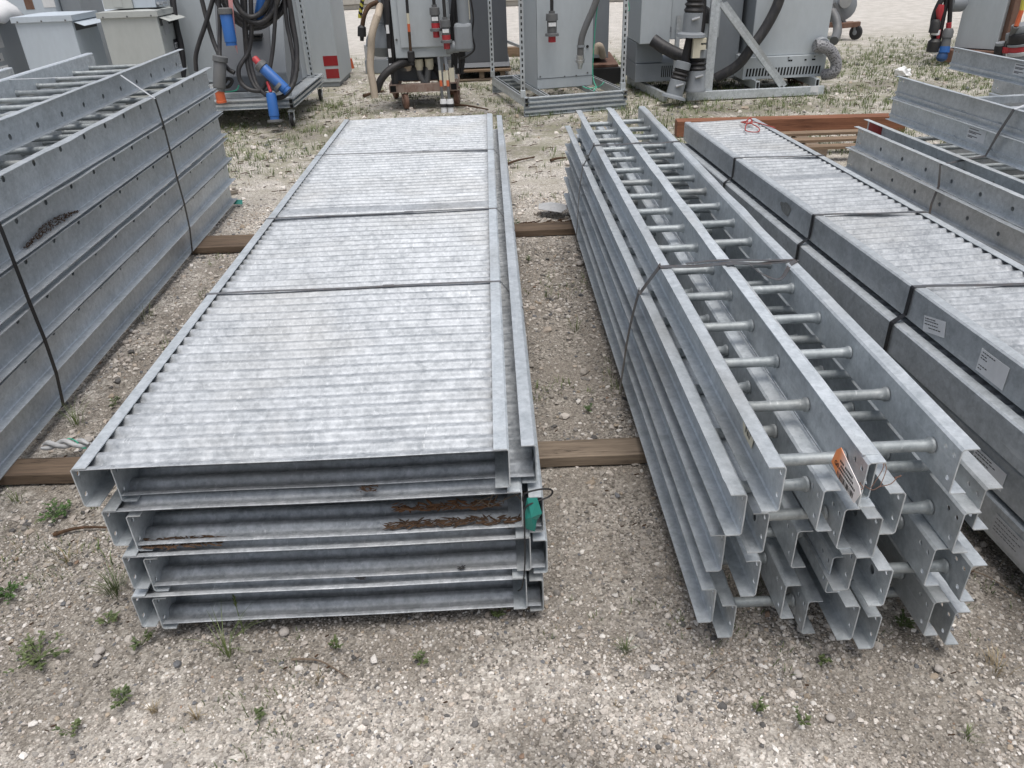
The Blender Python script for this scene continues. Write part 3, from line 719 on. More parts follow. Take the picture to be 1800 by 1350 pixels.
# smaller box on top of c2
t = thing('junction_box', 'beige junction box standing on top of the hooded beige cabinet', 'junction box', (-3.35, 8.25, 1.016), world=True)
wbox('box_body', (-3.60, 8.08, 1.016), (-3.33, 8.4, 1.40), CABB, t); wbox('cover_plate', (-3.50, 8.074, 1.03), (-3.42, 8.079, 1.12), CABB, t)
wbox('box_body', (-3.328, 8.10, 1.016), (-3.12, 8.4, 1.40), CABW, t)
t = thing('cable_glands', 'row of small dark conduit fittings beside the junction box', 'conduit fitting', (-3.06, 8.25, 1.02), world=True)
mb = MB()
for k in range(3): mb.tube([(-3.12+k*.035, 8.15, 1.03+.01*k), (-3.10+k*.035, 8.11, 1.05)], .014, 10)
obj('fittings', mb, GREYC, t, smooth=True)
# cabinet at far left with labels and plastic wrap
t = thing('labelled_cabinet', 'grey cabinet at the far left edge, its side covered with warning stickers', 'cabinet', (-5.0, 8.0, 0), world=True)
wbox('cabinet_body', (-5.6, 7.75, 0), (-4.63, 8.45, .96), CABM, t)
def sidelab(y0, y1, z0, z1, m, par, x=-4.63, nm='sticker'): wbox(nm, (x+.0006, y0, z0), (x+.0018, y1, z1), m, par, 0)
sidelab(7.78, 8.06, .73, .86, WHITEG, t); sidelab(7.86, 7.98, .62, .69, WHITEG, t); sidelab(7.87, 8.01, .50, .58, WHITE, t); sidelab(7.90, 8.05, .36, .47, GREYP, t); sidelab(7.9, 8.1, .06, .22, WHITEG, t)
mb = MB(); mb.add([(-4.6280, 7.89, .63), (-4.6280, 7.93, .63), (-4.6280, 7.91, .67)], [(0, 1, 2)]); mb.box((-4.6282, 7.90, .52), (-4.6278, 7.92, .565)); obj('sticker_print', mb, INK, t)
mb = MB(); n = 22
for i in range(n+1):
    for j in range(n+1):
        x = -5.62+1.05*i/n; y = 7.72+.78*j/n; e = min(i, n-i, j, n-j); z = 1.13+.05*mnoise.noise((x*5, y*5, 1))-(0 if e > 2 else (.05, .08, .17)[2-e])
        mb.v.append((x, y, z))
for i in range(n):
    for j in range(n): a = i*(n+1)+j; mb.f.append((a, a+n+1, a+n+2, a+1))
w = solo('plastic_wrap', mb, BAGM, 'crumpled white plastic wrap covering the top of the labelled cabinet', 'plastic wrap', smooth=True); solid(w, .01)
# pale cabinets farther back at top left
def plain(label, x0, x1, y0, y1, zt, m, name='tall_cabinet', z0=0):
    t = thing(name, label, 'cabinet', ((x0+x1)/2, (y0+y1)/2, z0), world=True); wbox('cabinet_body', (x0, y0, z0), (x1, y1, zt), m, t, .006); return t
a = spot(0, 30, 10.2); b = spot(100, 20, 10.2); c = spot(106, 18, 10.2); d_ = spot(150, 10, 10.2)
t = plain('pale blue-grey tall cabinet with a rust streak, behind the hooded one at top left', a.x-.6, b.x, 10.2, 10.9, 1.75, CABW)
p = spot(52, 10, 10.199); wbox('rust_streak', (p.x-.05, 10.197, p.z-.04), (p.x+.05, 10.1992, p.z+.12), RUST, t, 0)
p = spot(18, 17, 10.199); wbox('yellow_label', (p.x-.05, 10.196, p.z-.016), (p.x+.05, 10.1992, p.z+.016), YEL, t, 0)
p = spot(85, 3, 10.199); wbox('white_label', (p.x-.07, 10.196, p.z-.06), (p.x+.07, 10.1992, p.z+.1), WHITE, t, 0)
plain('mid-grey tall cabinet right of the rust-streaked one', b.x+.02, d_.x-.1, 10.3, 10.9, 1.7, CABM)
# white vehicle glimpsed between cabinets
t = thing('parked_car', 'white parked car glimpsed between the two hooded cabinets', 'car', (-4.9, 12.2, 0), world=True)
def prism(name, prof, x0, x1, m, par, bev=.02):
    mb = MB(); n = len(prof); mb.v = [(x0, y, z) for y, z in prof]+[(x1, y, z) for y, z in prof]; mb.f = [tuple(range(n)), tuple(range(2*n-1, n-1, -1))]+[(i, n+i, n+(i+1) % n, (i+1) % n) for i in range(n)]
    return obj(name, mb, m, par, bevel=bev)
cy = 11.6
prism('car_body', [(cy, .34), (cy-.06, .46), (cy+.02, .72), (cy+.2, .86), (cy+1.0, .98), (cy+4.2, 1.0), (cy+4.4, .9), (cy+4.4, .3), (cy+.1, .26)], -6.1, -4.35, CABW, t, .05)
prism('car_cabin', [(cy+.95, .985), (cy+1.6, 1.42), (cy+3.2, 1.45), (cy+4.1, 1.005)], -5.98, -4.47, CABDD, t, .04)
wbox('bumper', (-6.05, cy-.09, .30), (-4.40, cy+.06, .44), BLACK, t, .02); wbox('grille', (-5.6, cy-.055, .50), (-4.85, cy-.02, .62), BLACK, t, .01)
for s in (-1, 1):
    wbox('headlight', (-5.23+s*.72-.11, cy-.01, .62), (-5.23+s*.72+.11, cy+.1, .72), WHITE, t, .02)
    for yy in (cy+.85, cy+3.5):
        mb = MB(); mb.tube([(-5.23+s*.78-.1, yy, .33), (-5.23+s*.78+.1, yy, .33)], .33, 20); wh = obj('wheel', mb, BLACK, t, smooth=True)
        mb = MB(); mb.tube([(-5.23+s*.78-.105, yy, .33), (-5.23+s*.78+.105, yy, .33)], .2, 16); obj('rim', mb, ALU, wh, smooth=True)
# black cable bundle between c2 and the strut frame
a = spot(306, 35, 8.35); t = solo('black_hose', MB().tube(smoothpath([spot(300, -30, 8.5), spot(309, 40, 8.4), spot(318, 80, 8.35), spot(322, 120, 8.3), spot(318, 160, 8.3)]), .03, 10), BLACK, 'thick black hose hanging just right of the beige hooded cabinet', 'hose', smooth=True)
# grey cabinet behind left end of cart
x0 = spot(298, 60, 9.1).x; x1 = spot(352, 60, 9.1).x
plain('grey tall cabinet behind the slotted strut post at the left', x0-.1, x1, 9.1, 9.8, 1.9, CAB)
# ---- strut cart with coiled cables
t = thing('strut_cart', 'galvanized strut cart on casters loaded with coiled cables', 'cart', (-2.45, 8.1, 0), world=True)
zb = .20; XR = -1.86; XL = -3.02; YA = 7.45; YB = 8.95
for zz in (zb, zb+.042):
    channel('base_rail', (XL, YA, zz), (XR, YA, zz), GALV, t, side=(0, 0, 1))
    channel('base_rail', (XR+.02, YA-.02, zz), (XR+.02, YB, zz), GALV, t, side=(0, 0, 1))
    channel('base_rail', (XL-.02, YA-.02, zz), (XL-.02, YB, zz), GALV, t, side=(0, 0, 1))
    channel('base_rail', (XL, YB-.02, zz), (XR, YB-.02, zz), GALV, t, side=(0, 0, 1))
mb = MB(); 
for zz in (zb, zb+.042): mb.box((XR+.006, YA-.0415, zz-.014), (XR+.034, YA-.0405, zz+.014))
obj('channel_ends', mb, HOLE, t)
for x, y in ((XR-.01, YA+.02), (XR-.0, YB-.12), (XL+.05, YA+.02), (XL+.05, YB-.1)): caster(t, x, y, .062, BLACK, GALV, 0.05)
pr = spot(549, 132, 8.78); channel('slotted_post', (pr.x, 8.78, zb+.06), (pr.x-.01, 8.78, 1.9), GALV, t, slots=1, side=(1, 0, 0))
pl = spot(357, 122, 8.9); channel('slotted_post', (pl.x, 8.9, zb+.06), (pl.x, 8.9, 1.9), GALV, t, slots=1)
pl = spot(343, 122, 9.0); channel('slotted_post', (pl.x, 9.0, zb+.06), (pl.x, 9.0, 1.9), GALVD, t, slots=1)
wbox('deck_plate', (XL+.02, YA+.05, zb+.03), (XR-.02, YB-.06, zb+.05), GALVD, t)
wbox('cross_bar', (XL+.02, 7.62, zb+.06), (XR-.02, 7.66, zb+.10), GALVD, t)
# big pale panel box on the cart and dark transformer
xa = spot(372, 100, 8.75).x; xb = spot(532, 120, 8.75).x
plain('large pale grey cabinet standing on the back of the strut cart', xa-.35, xb+.02, 8.62, 8.84, 1.9, CAB, 'cart_cabinet', .262)
t2 = thing('transformer_housing', 'dark grey sloped transformer housing in the strut cart behind the coiled cables', 'transformer', (-2.5, 8.3, .262), world=True)
q0 = spot(398, 150, 8.1); q1 = spot(512, 150, 8.1)
prism('housing', [(7.95, .262), (7.93, .40), (8.25, 1.02), (8.58, 1.1), (8.58, .262)], q0.x, q1.x-.12, CABD, t2, .008)
prism('side_panel', [(7.93, .262), (7.91, .42), (8.22, 1.05), (8.56, 1.08), (8.56, .262)], q1.x-.115, q1.x+.02, CABM, t2, .008)
for k in range(5): p = spot(452, 60+k*6, 8.13); wbox('louvre', (p.x-.06, 8.02+.03*k, p.z-.005), (p.x+.06, 8.12, p.z+.008), BLACK, t2, 0)
# coil
def coil(label, loops, m=RUBBER, r=.022):
    mb = MB()
    for (cx, cy_, rx, ry, Y, a0, a1) in loops:
        pts = []
        for k in range(41):
            a = R(a0+(a1-a0)*k/40); pts.append(spot(cx+rx*math.cos(a), cy_+ry*math.sin(a), Y+.03*math.sin(a*2)))
        mb.tube(pts, r, 10)
    return solo('coiled_cable', mb, m, label, 'cable', smooth=True)
coil('thick black cable coiled in loops high on the strut cart', [(446, -38, 60, 88, 7.70, 0, 360), (436, -34, 54, 64, 7.66, 0, 360), (440, -30, 48, 76, 7.62, 0, 360), (452, -44, 44, 84, 7.58, 10, 350), (432, -50, 62, 92, 7.74, 0, 360), (442, -40, 36, 70, 7.56, 0, 360), (452, -30, 60, 74, 7.64, 0, 360)])
ch = lambda *p: smoothpath([spot(x, y, Y) for x, y, Y in p], 8)
mb = MB()
mb.tube(ch((430, -20, 7.6), (432, 60, 7.6), (440, 110, 7.58), (452, 150, 7.5), (475, 170, 7.42), (500, 168, 7.42), (518, 140, 7.5), (522, 90, 7.58), (515, 40, 7.62), (505, -20, 7.62)), .022, 10)
mb.tube(ch((424, -20, 7.65), (430, 60, 7.62), (436, 120, 7.55), (450, 155, 7.48), (466, 150, 7.48), (478, 100, 7.55), (484, 30, 7.6), (486, -20, 7.6)), .018, 10)
mb.tube(ch((440, -20, 7.6), (442, 50, 7.6), (437, 90, 7.58), (420, 120, 7.5), (424, 145, 7.48), (440, 158, 7.46), (458, 160, 7.46)), .02, 10)
mb.tube(ch((498, -20, 7.65), (504, 40, 7.62), (510, 70, 7.6), (516, 110, 7.56), (512, 150, 7.52)), .018, 10)
mb.tube(ch((508, -20, 7.7), (512, 40, 7.66), (520, 80, 7.62), (523, 125, 7.55)), .018, 10)
solo('hanging_cable', mb, RUBBER, 'long black cable loop drooping to the deck of the strut cart', 'cable', smooth=True)
mb = MB()
mb.tube(ch((380, -20, 7.6), (362, 40, 7.6), (350, 75, 7.6), (344, 100, 7.6), (345, 125, 7.6)), .02, 10)
mb.tube(ch((350, -20, 7.7), (365, 40, 7.66), (380, 85, 7.6), (398, 118, 7.5), (412, 128, 7.48)), .02, 10)
mb.tube(ch((384, -20, 7.55), (386, 40, 7.55), (386, 80, 7.5), (386, 100, 7.46)), .018, 10)
solo('hanging_cable', mb, RUBBER, 'crossing black cables at the left side of the strut cart', 'cable', smooth=True)
def sleeve(label, p, q, r=.04, m=BLUE, disc=None, coll=None):
    p, q = Vector(p), Vector(q); d = q-p; L = d.length
    t = thing('cable_connector', label, 'connector', tuple((p+q)/2), world=True)
    lathe('sleeve', p, d, [(0, r*.8), (.02, r), (L-.03, r), (L-.028, r*.9), (L, r*.9)], m, t)
    if coll: lathe('collar', p-d.normalized()*.03, d, [(0, r*.9), (.01, r*1.18), (.05, r*1.18), (.055, r)], coll, t)
    if disc: lathe('end_cap', q, d, [(0, r*1.45), (.02, r*1.5), (.03, r*1.3)], disc, t)
    return t
sleeve('upright blue cable sleeve hanging at the left of the coil', spot(396, 20, 7.48), spot(407, 80, 7.46), .052, BLUE, None, GREYP)
sleeve('blue cable sleeve half hidden at the top behind the coiled cable', spot(466, -25, 7.72), spot(456, 34, 7.72), .052, BLUE, None, GREYP)
t3 = sleeve('slanting blue cable sleeve on the strut cart', spot(459, 116, 7.40), spot(506, 161, 7.36), .048, BLUE, None, GREYP)
p = spot(494, 150, 7.37); lathe('clamp', p-Vector((.03, 0, .0)), (spot(506, 161, 7.36)-spot(459, 116, 7.40)), [(0, .06), (.03, .06)], GREYP, t3)
sleeve('blue cable sleeve with a dark round end cap hanging over the cart front rail', spot(476, 163, 7.34), spot(483, 210, 7.30), .046, BLUE, GREYP)
mb = MB(); mb.tube(ch((448, 103, 7.44), (456, 112, 7.40)), .03, 10); mb.tube(ch((470, 144, 7.38), (476, 162, 7.34)), .014, 10); solo('red_tape', mb, RED, 'red tape wraps on the ends of the blue sleeves', 'tape', smooth=True)
t3 = sleeve('dark grey plug connector with an orange end, beside the left pile', spot(387, 104, 7.42), spot(385, 160, 7.38), .055, GREYP, None, GREYP)
lathe('orange_end', spot(385, 158, 7.38), (0, 0, -1), [(0, .042), (.09, .042), (.092, .045), (.11, .045)], ORANGE, t3)
mb = MB(); P_ = [(398, -30), (406, -30), (413, 45), (418, 95), (409, 70), (404, 30)]; mb.v = [tuple(spot(x, y, 7.5)) for x, y in P_]+[tuple(spot(x, y, 7.52)) for x, y in P_]; mb.f = [tuple(range(6)), tuple(range(11, 5, -1))]+[(i, i+6, (i+1) % 6+6, (i+1) % 6) for i in range(6)]
solo('pink_ribbon', mb, PINK, 'faded pink flagging ribbon hanging on the strut cart', 'ribbon')
mb = MB(); mb.tube(ch((392, 162, 7.45), (405, 161, 7.5), (416, 158, 7.5), (420, 150, 7.5)), .006, 6); solo('green_wire', mb, TWINE, 'short green wire on the deck of the strut cart', 'wire')
mb = MB(); mb.tube(ch((395, 145, 7.5), (400, 138, 7.5), (408, 142, 7.5), (402, 152, 7.5), (393, 153, 7.5)), .016, 8); solo('dark_tangle', mb, BLACK, 'small black cord tangle beside the orange-ended connector', 'cord', smooth=True)
# ---- grey box with red stickers
p = gspot(600, 152); q = gspot(560, 154)
t = thing('sticker_cabinet', 'tall grey cabinet with two dark red stickers near its base', 'cabinet', (p.x-.4, p.y+.4, 0), world=True)
wbox('cabinet_body', (p.x-.85, p.y, .05), (p.x, p.y+.9, 1.9), CAB, t, .008); wbox('plinth', (p.x-.84, p.y+.01, 0), (p.x-.02, p.y+.85, .05), CABM, t)
u = spot(581, 107, p.y); mb = MB(); mb.box((u.x-.085, p.y-.003, u.z-.055), (u.x+.085, p.y-.0012, u.z+.055)); obj('red_sticker', mb, REDS, t)
u = spot(585, 129, p.y); mb = MB(); mb.box((u.x-.08, p.y-.003, u.z-.055), (u.x+.075, p.y-.0012, u.z+.05)); obj('red_sticker', mb, REDS, t)
u = spot(614, 103, 10.9); solo('orange_cone_piece', MB().tube([u, u+Vector((0, 0, -.12))], [.035, .05], 12), ORANGE, 'orange plastic object peeking out right of the red-stickered cabinet', 'plastic part', smooth=True)
# ---- mid cart
t = thing('rusty_cart', 'small rusty tube-frame cart on casters carrying the plug cabinet', 'cart', (-.62, 8.4, 0), world=True)
ya = 8.12; xa = spot(692, 165, ya).x; xb = spot(798, 158, ya).x; zt = .20
def sqtube(name, a, b, s, m, par, cap=True):
    mb = MB(); mb.bar(a, b, s, s); o = obj(name, mb, m, par, bevel=.003)
    if cap:
        d = (Vector(a)-Vector(b)).normalized(); mb = MB(); mb.bar(Vector(a), Vector(a)+d*.002, s*.72, s*.72); obj('tube_mouth', mb, HOLE, o)
sqtube('front_tube', (xa+.04, ya+.03, zt), (xb-.04, ya+.03, zt), .075, RUSTW, t, False)
sqtube('side_tube', (xa, ya, zt), (xa-.02, ya+.75, zt), .08, RUSTW, t); sqtube('side_tube', (xb, ya, zt), (xb, ya+.75, zt), .08, RUSTW, t)
sqtube('rear_tube', (xa+.03, ya+.72, zt), (xb-.04, ya+.72, zt), .075, RUST, t, False)
for x, y in ((xa+.11, ya+.03), (xb+.02, ya+.12), (xa-.06, ya+.68), (xb-.05, ya+.70)): caster(t, x, y, .075, RUST, RUSTW, R(20 if x < -.6 else -10), .045)
sqtube('upright', (xa+.02, ya+.06, zt+.04), (xa-.02, ya+.10, 1.5), .05, CABDD, t, False); sqtube('upright', (xb-.12, ya+.10, zt+.04), (xb-.12, ya+.10, 1.5), .05, CABM, t, False)
t = thing('plug_cabinet', 'pale grey cabinet with a raised door and two dark red plugs hanging on it', 'cabinet', (-.65, 8.2, .5), world=True)
yc = 8.10; x0 = spot(696, 103, yc); x1 = spot(792, 98, yc); wbox('cabinet_body', (x0.x, yc, x0.z), (x1.x, yc+.32, 1.5), CAB, t, .006)
x0 = spot(705, 85, yc-.02); x1 = spot(790, 83, yc-.02); wbox('door', (x0.x, yc-.022, x0.z), (x1.x, yc-.001, 1.48), CAB, t, .008)
mb = MB(); u = spot(697, 70, yc-.003); mb.tube([u, u+Vector((0, -.008, 0))], .011, 8); obj('screw', mb, GREYP, t)
for (x, y, r, mm) in ((714, 105, .05, TAN), (736, 104, .042, CREAM), (754, 103, .042, CREAM)):
    u = spot(x, y, 8.2); lathe('gland', u, (0, 0, -1), [(0, r), (.07, r), (.075, r*.85), (.10, r*.8)], mm, t)
mb = MB(); mb.tube(ch((736, 113, 8.2), (738, 130, 8.2), (746, 145, 8.2)), .03, 10); mb.tube(ch((754, 112, 8.2), (752, 130, 8.2), (751, 150, 8.2), (760, 150, 8.25)), .03, 10); mb.tube(ch((713, 115, 8.2), (712, 124, 8.2)), [.045]*9, 10)
obj('cable_grips', mb, GREYP, t, smooth=True)
t = thing('transformer_box', 'dark grey box sitting low inside the rusty cart', 'transformer', (-.62, 8.5, .24), world=True)
x0 = spot(697, 153, 8.3); x1 = spot(776, 150, 8.3); wbox('box_body', (x0.x, 8.3, .245), (x1.x, 8.72, .50), CABD, t, .006); wbox('box_lid', (x0.x-.01, 8.29, .36), (x1.x+.01, 8.73, .375), CABD, t, .002)
def plug(label, x, y0, y1, Y, s=.05):
    p = spot(x, y0, Y); q = spot(x, y1, Y); L = p.z-q.z
    t = thing('power_plug', label, 'plug', tuple(q), world=True)
    lathe('plug_body', p, (0, 0, -1), [(0, s*.5), (L*.08, s*.5), (L*.09, s*.95), (L*.3, s), (L*.31, s*.8), (L*.7, s*.78), (L*.72, s*1.1), (L*.80, s*1.15)], GREYP, t, 12)
    lathe('red_collar', p-Vector((0, 0, L*.55)), (0, 0, -1), [(0, s*.82), (L*.22, s*.84)], RED, t, 12) if s < .055 else None
    lathe('red_face', p-Vector((0, 0, L*.80)), (0, 0, -1), [(0, s*.62), (L*.2, s*.62)], RED, t, 12)
    mb = MB(); mb.tube([p+Vector((0, 0, .5)), p], .016, 8); obj('cord', mb, BLACK, t, smooth=True); 
    wbox('white_label', (p.x-s*.6, p.y-s*.86, p.z-L*.48), (p.x+s*.6, p.y-s*.78, p.z-L*.36), WHITE, t, 0)
    return t
plug('upper left dark plug with a red face on the cart cabinet door', 763, 8, 66, 7.98, .05); plug('lower right dark plug with a red face on the cart cabinet door', 782, 30, 86, 7.94, .05)
def rod(label, pts, segs, r=.014):
    t = thing('marked_cable', label, 'cable', tuple(pts[-1]), world=True); a = Vector(pts[0]); b = Vector(pts[-1])
    for (f0, f1, m) in segs: mb = MB(); mb.tube([a.lerp(b, f0), a.lerp(b, f1)], r, 8); obj('cable_section', mb, m, t, smooth=True)
    return t
t4 = rod('thin cable banded black, white, orange and brown in front of the cabinet door', (spot(713, -25, 7.98), spot(722, 92, 8.0)), ((0, .4, BLACK), (.4, .56, CREAM), (.56, .68, ORANGE), (.68, 1, BARK)))
lathe('end_plug', spot(722, 89, 8.0), (0, 0, -1), [(0, .02), (.01, .035), (.09, .035), (.092, .025), (.13, .025)], BLACK, t4)
for nm, xa_, xb_, lb_ in (('a', 771, 778, 'left of two banded leads hanging at the cart corner'), ('b', 783, 790, 'right of two banded leads hanging at the cart corner')):
    t4 = rod(lb_, (spot(xa_, 100, 7.98), spot(xb_, 178, 7.93)), ((0, .3, GREYC), (.3, .52, CREAM), (.52, .66, ORANGE), (.66, 1, GREYP)))
    lathe('end_plug', spot(xb_+1, 174, 7.93), (0, -.1, -1), [(0, .03), (.03, .034), (.05, .034), (.052, .028), (.10, .03), (.13, .03)], WHITE, t4); lathe('black_band', spot(xb_+1, 174, 7.93)+Vector((0, -.004, -.045)), (0, -.1, -1), [(0, .035), (.03, .035)], BLACK, t4)
mb = MB(); u = spot(790, 137, 7.95); mb.box((u.x-.06, u.y, u.z-.07), (u.x-.01, u.y+.003, u.z+.06)); mb.box((u.x+.0, u.y+.01, u.z-.04), (u.x+.05, u.y+.013, u.z+.09)); solo('paper_tags', mb, CREAM, 'cream paper tags on the leads at the right of the rusty cart', 'tag')
# left-hand hose, cones and cable of mid cart
t = thing('exhaust_duct', 'grey duct tapering into a cone at the left of the plug cabinet', 'duct', tuple(spot(672, 60, 8.3)), world=True)
lathe('duct_pipe', spot(674, -30, 8.35), (-.02, 0, -1), [(0, .10), (.33, .10), (.331, .105), (.43, .105)], GREYC, t); lathe('duct_cone', spot(672, 42, 8.3), (-.05, 0, -1), [(0, .10), (.14, .17), (.20, .175), (.29, .10)], CABM, t)
mb = MB(); mb.tube(ch((663, 28, 8.05), (654, 60, 8.0), (652, 90, 8.0), (651, 120, 7.98), (656, 150, 7.96), (659, 172, 7.95)), .035, 10); mb.tube(ch((668, 10, 8.2), (665, 25, 8.1), (661, 36, 8.03)), .035, 10)
solo('taped_hose', mb, TAN, 'pale dirty taped hose hanging down left of the rusty cart', 'hose', smooth=True)
mb = MB(); mb.tube(ch((662, 160, 8.0), (670, 140, 8.0), (684, 124, 8.02), (704, 113, 8.08), (740, 108, 8.3), (768, 122, 8.28), (776, 140, 8.22)), .036, 10); solo('black_hose', mb, BLACK, 'thick black hose curving under the plug cabinet to the ground', 'hose', smooth=True)
t4 = thing('striped_cable', 'black cable with a yellow stripe ending in a black plug, left of the duct', 'cable', tuple(spot(630, 60, 8.1)), world=True)
mb = MB(); mb.tube(ch((664, 4, 8.2), (650, 10, 8.15), (641, 25, 8.1), (637, 45, 8.1)), .022, 10); obj('cord', mb, BARK, t4, smooth=True)
lathe('plug', spot(636, 44, 8.1), (-.12, 0, -1), [(0, .02), (.02, .04), (.10, .042), (.101, .02), (.14, .018)], BLACK, t4)
for k in range(8):
    a = spot(638-k*.8, -10+k*5, 8.25); mb = MB(); mb.tube([a, a+Vector((-.003, 0, -.034))], .018, 8); obj('stripe', mb, YEL if k % 2 else BLACK, t4, smooth=True)
for k, (x, y) in enumerate(((681, 50), (685, 92), (687, 118))): u = spot(x, y, 8.05); solo('cable_label', MB().box((u.x-.014, u.y, u.z-.045), (u.x+.014, u.y+.01, u.z+.03)), WHITE, ('upper', 'middle', 'lowest')[k]+' small white tag on the black cable by the cart upright', 'tag')
mb = MB(); mb.tube(ch((680, -20, 8.12), (682, 30, 8.1), (684, 80, 8.1), (688, 130, 8.12)), .022, 8); mb.tube(ch((688, -20, 8.15), (690, 60, 8.13), (690, 128, 8.14)), .02, 8); solo('hanging_cable', mb, BLACK, 'pair of black cables running down the cart upright', 'cable', smooth=True)
u = gspot(668, 128); t = solo('white_block', MB().box((u.x-.17, u.y, .16), (u.x+.10, u.y+.3, .34)), WHITEG, 'white weathered sheet lying behind the rusty cart, left side', 'sheet'); solo('concrete_block', MB().box((u.x-.18, u.y-.02, 0), (u.x+.35, u.y+.35, .155)), CABM, 'low grey block under the white weathered sheet', 'block')
# right-hand conduit body
t = thing('conduit_box', 'grey conduit fitting with an elbow at the right of the plug cabinet', 'conduit fitting', tuple(spot(812, 60, 8.0)), world=True)
lathe('pipe', spot(811, -30, 8.0), (0, 0, -1), [(0, .055), (.39, .055)], GREYC, t); u = spot(813, 40, 8.0); v = spot(813, 90, 8.0); wbox('fitting_body', (u.x-.085, 7.93, v.z), (u.x+.085, 8.07, u.z), GREYC, t, .03)
u = spot(806, 82, 8.0); lathe('elbow', u, (-1, 0, 0), [(0, .055), (.06, .055), (.061, .065), (.12, .065)], GREYC, t)
mb = MB(); 
for i in range(9):
    x = 797+random.uniform(-4, 8); mb.tube(ch((x, -10, 8.2), (x+random.uniform(-4, 10), 40, 8.2), (x+random.uniform(-3, 12), 90, 8.2), (x+random.uniform(0, 16), 130, 8.2)), .013, 6)
mb.tube(ch((826, -10, 8.15), (832, 30, 8.15), (830, 60, 8.15), (834, 85, 8.15), (822, 98, 8.15), (808, 104, 8.15)), .009, 6)
solo('cable_bundle', mb, BLACK, 'tangle of thin black cables right of the plug cabinet', 'cable', smooth=True)
mb = MB(); u = spot(821, 18, 8.05); mb.tube([u+Vector((0, 0, .2)), u+Vector((.005, 0, -.08))], .022, 8); solo('yellow_tape_roll', mb, CREAM, 'pale yellow sleeve above the conduit fitting', 'sleeve', smooth=True)
mb = MB(); u = spot(797, 45, 8.22); mb.box((u.x-.03, u.y, u.z-.2), (u.x+.04, u.y+.01, u.z+.1)); u = spot(797, 120, 8.3); mb.box((u.x-.05, u.y, u.z-.1), (u.x+.04, u.y+.01, u.z+.08)); solo('hanging_papers', mb, WHITE, 'white papers among the black cables beside the plug cabinet', 'paper')
# ---- dark cabinet on pallet
u = gspot(812, 142); v = gspot(882, 141)
t = thing('dark_cabinet', 'dark grey tall cabinet standing on a pallet between two frames', 'cabinet', ((u.x+v.x)/2, u.y+.35, .14), world=True)
yy = u.y+.05; a = spot(790, 112, yy); b = spot(893, 108, yy); wbox('cabinet_body', (a.x-.1, yy, a.z+.0), (b.x, yy+.75, 1.9), CABD, t, .006); prism('plinth', [(yy-.06, .145), (yy, a.z), (yy+.75, a.z), (yy+.75, .145)], a.x-.05, b.x+.02, CABD, t, .003)
screws(t, [(a.x+.2+.07*k, yy-.035, a.z-.045) for k in (0, 1, 1.6, 4.4, 5.2)], .008, WHITEG)
t = thing('wood_pallet', 'green-tinged wood pallet under the dark grey cabinet', 'pallet', ((u.x+v.x)/2, u.y+.4, 0), world=True)
for k in range(5): wbox('deck_board', (a.x-.15, yy-.12+.2*k, .10), (b.x+.03, yy-.0+.2*k, .125), WOODP, t)
wbox('base_board', (a.x-.15, yy-.11, .0), (b.x+.0, yy-.01, .022), WOODG, t)
for x in (a.x-.1, (a.x+b.x)/2, b.x-.1): wbox('stringer', (x, yy-.1, .024), (x+.06, yy+.85, .098), WOODY, t)
u = spot(905, 78, 10.6); solo('white_plank', MB().bar(u+Vector((-.15, 0, .06)), u+Vector((.25, 0, -.10)), .1, .03), WHITEG, 'whitish plank sloping behind the strut frame post', 'plank'); u = gspot(890, 105); solo('timber_offcut', MB().box((u.x-.1, u.y+.3, 0), (u.x+.5, u.y+.45, .12)), WOODP, 'timber offcut on the ground behind the strut frame', 'timber')
# ---- strut frame with cabinet (centre)
P0 = gspot(923, 205); P1 = gspot(1102, 190); yawj = math.atan2(P1.y-P0.y, P1.x-P0.x); Wj = (P1-P0).length
t = thing('equipment_rack', 'strut channel rack with four slotted posts round the pale cabinet in the middle', 'rack', tuple(P0), yawj, world=True)
Mj = Matrix.Translation(P0) @ Matrix.Rotation(yawj, 4, 'Z'); J = lambda x, y, z: Mj @ Vector((x, y, z))
Dj = 1.45
for k in range(2): channel('base_channel', J(0, .021, .0205+.0413*k), J(Wj, .021, .0205+.0413*k), GALV, t, side=(0, 0, 1)); channel('base_channel', J(0, Dj-.021, .0205+.0413*k), J(Wj, Dj-.021, .0205+.0413*k), GALV, t, side=(0, 0, 1))
for k in range(2, 4): channel('base_channel', J(.045, .021, .0205+.0413*k), J(Wj-.045, .021, .0205+.0413*k), GALV, t, side=(0, 0, 1)); channel('base_channel', J(.045, Dj-.021, .0205+.0413*k), J(Wj-.045, Dj-.021, .0205+.0413*k), GALV, t, side=(0, 0, 1))
for k in range(2, 4):
    for x in (.0205, Wj-.0205): channel('side_channel', J(x, 0, .0205+.0413*k), J(x, Dj, .0205+.0413*k), GALV, t, side=(0, 0, 1))
    mb = MB()
    for x in (.0205, Wj-.0205): mb.box(J(x-.012, -.0012, .0205+.0413*k-.012), J(x+.012, -.0004, .0205+.0413*k+.012))
    obj('channel_mouth', mb, HOLE, t)
for x in (.24, Wj-.30): channel('skid_channel', J(x, .045, .145), J(x, Dj-.045, .145), GALV, t, side=(0, 0, 1)); 
mb = MB()
for x in (.0205, .24, Wj-.30, Wj-.0205): mb.bar(J(x, .06, .1655), J(x, Dj-.06, .1655), .018, .002)
obj('channel_slot', mb, HOLE, t)
for (x, y) in ((.0, .06), (Wj-.03, .06), (.0, Dj-.05), (Wj-.03, Dj-.05)):
    channel('slotted_post', J(x+.0, y, .167), J(x, y, 1.9), GALV, t, slots=1, side=(1, 0, 0) if y < 1 else (1, 0, 0)); wbox('post_foot', J(x-.03, y-.03, .166), J(x+.03, y+.03, .23), GALV, t, .002)
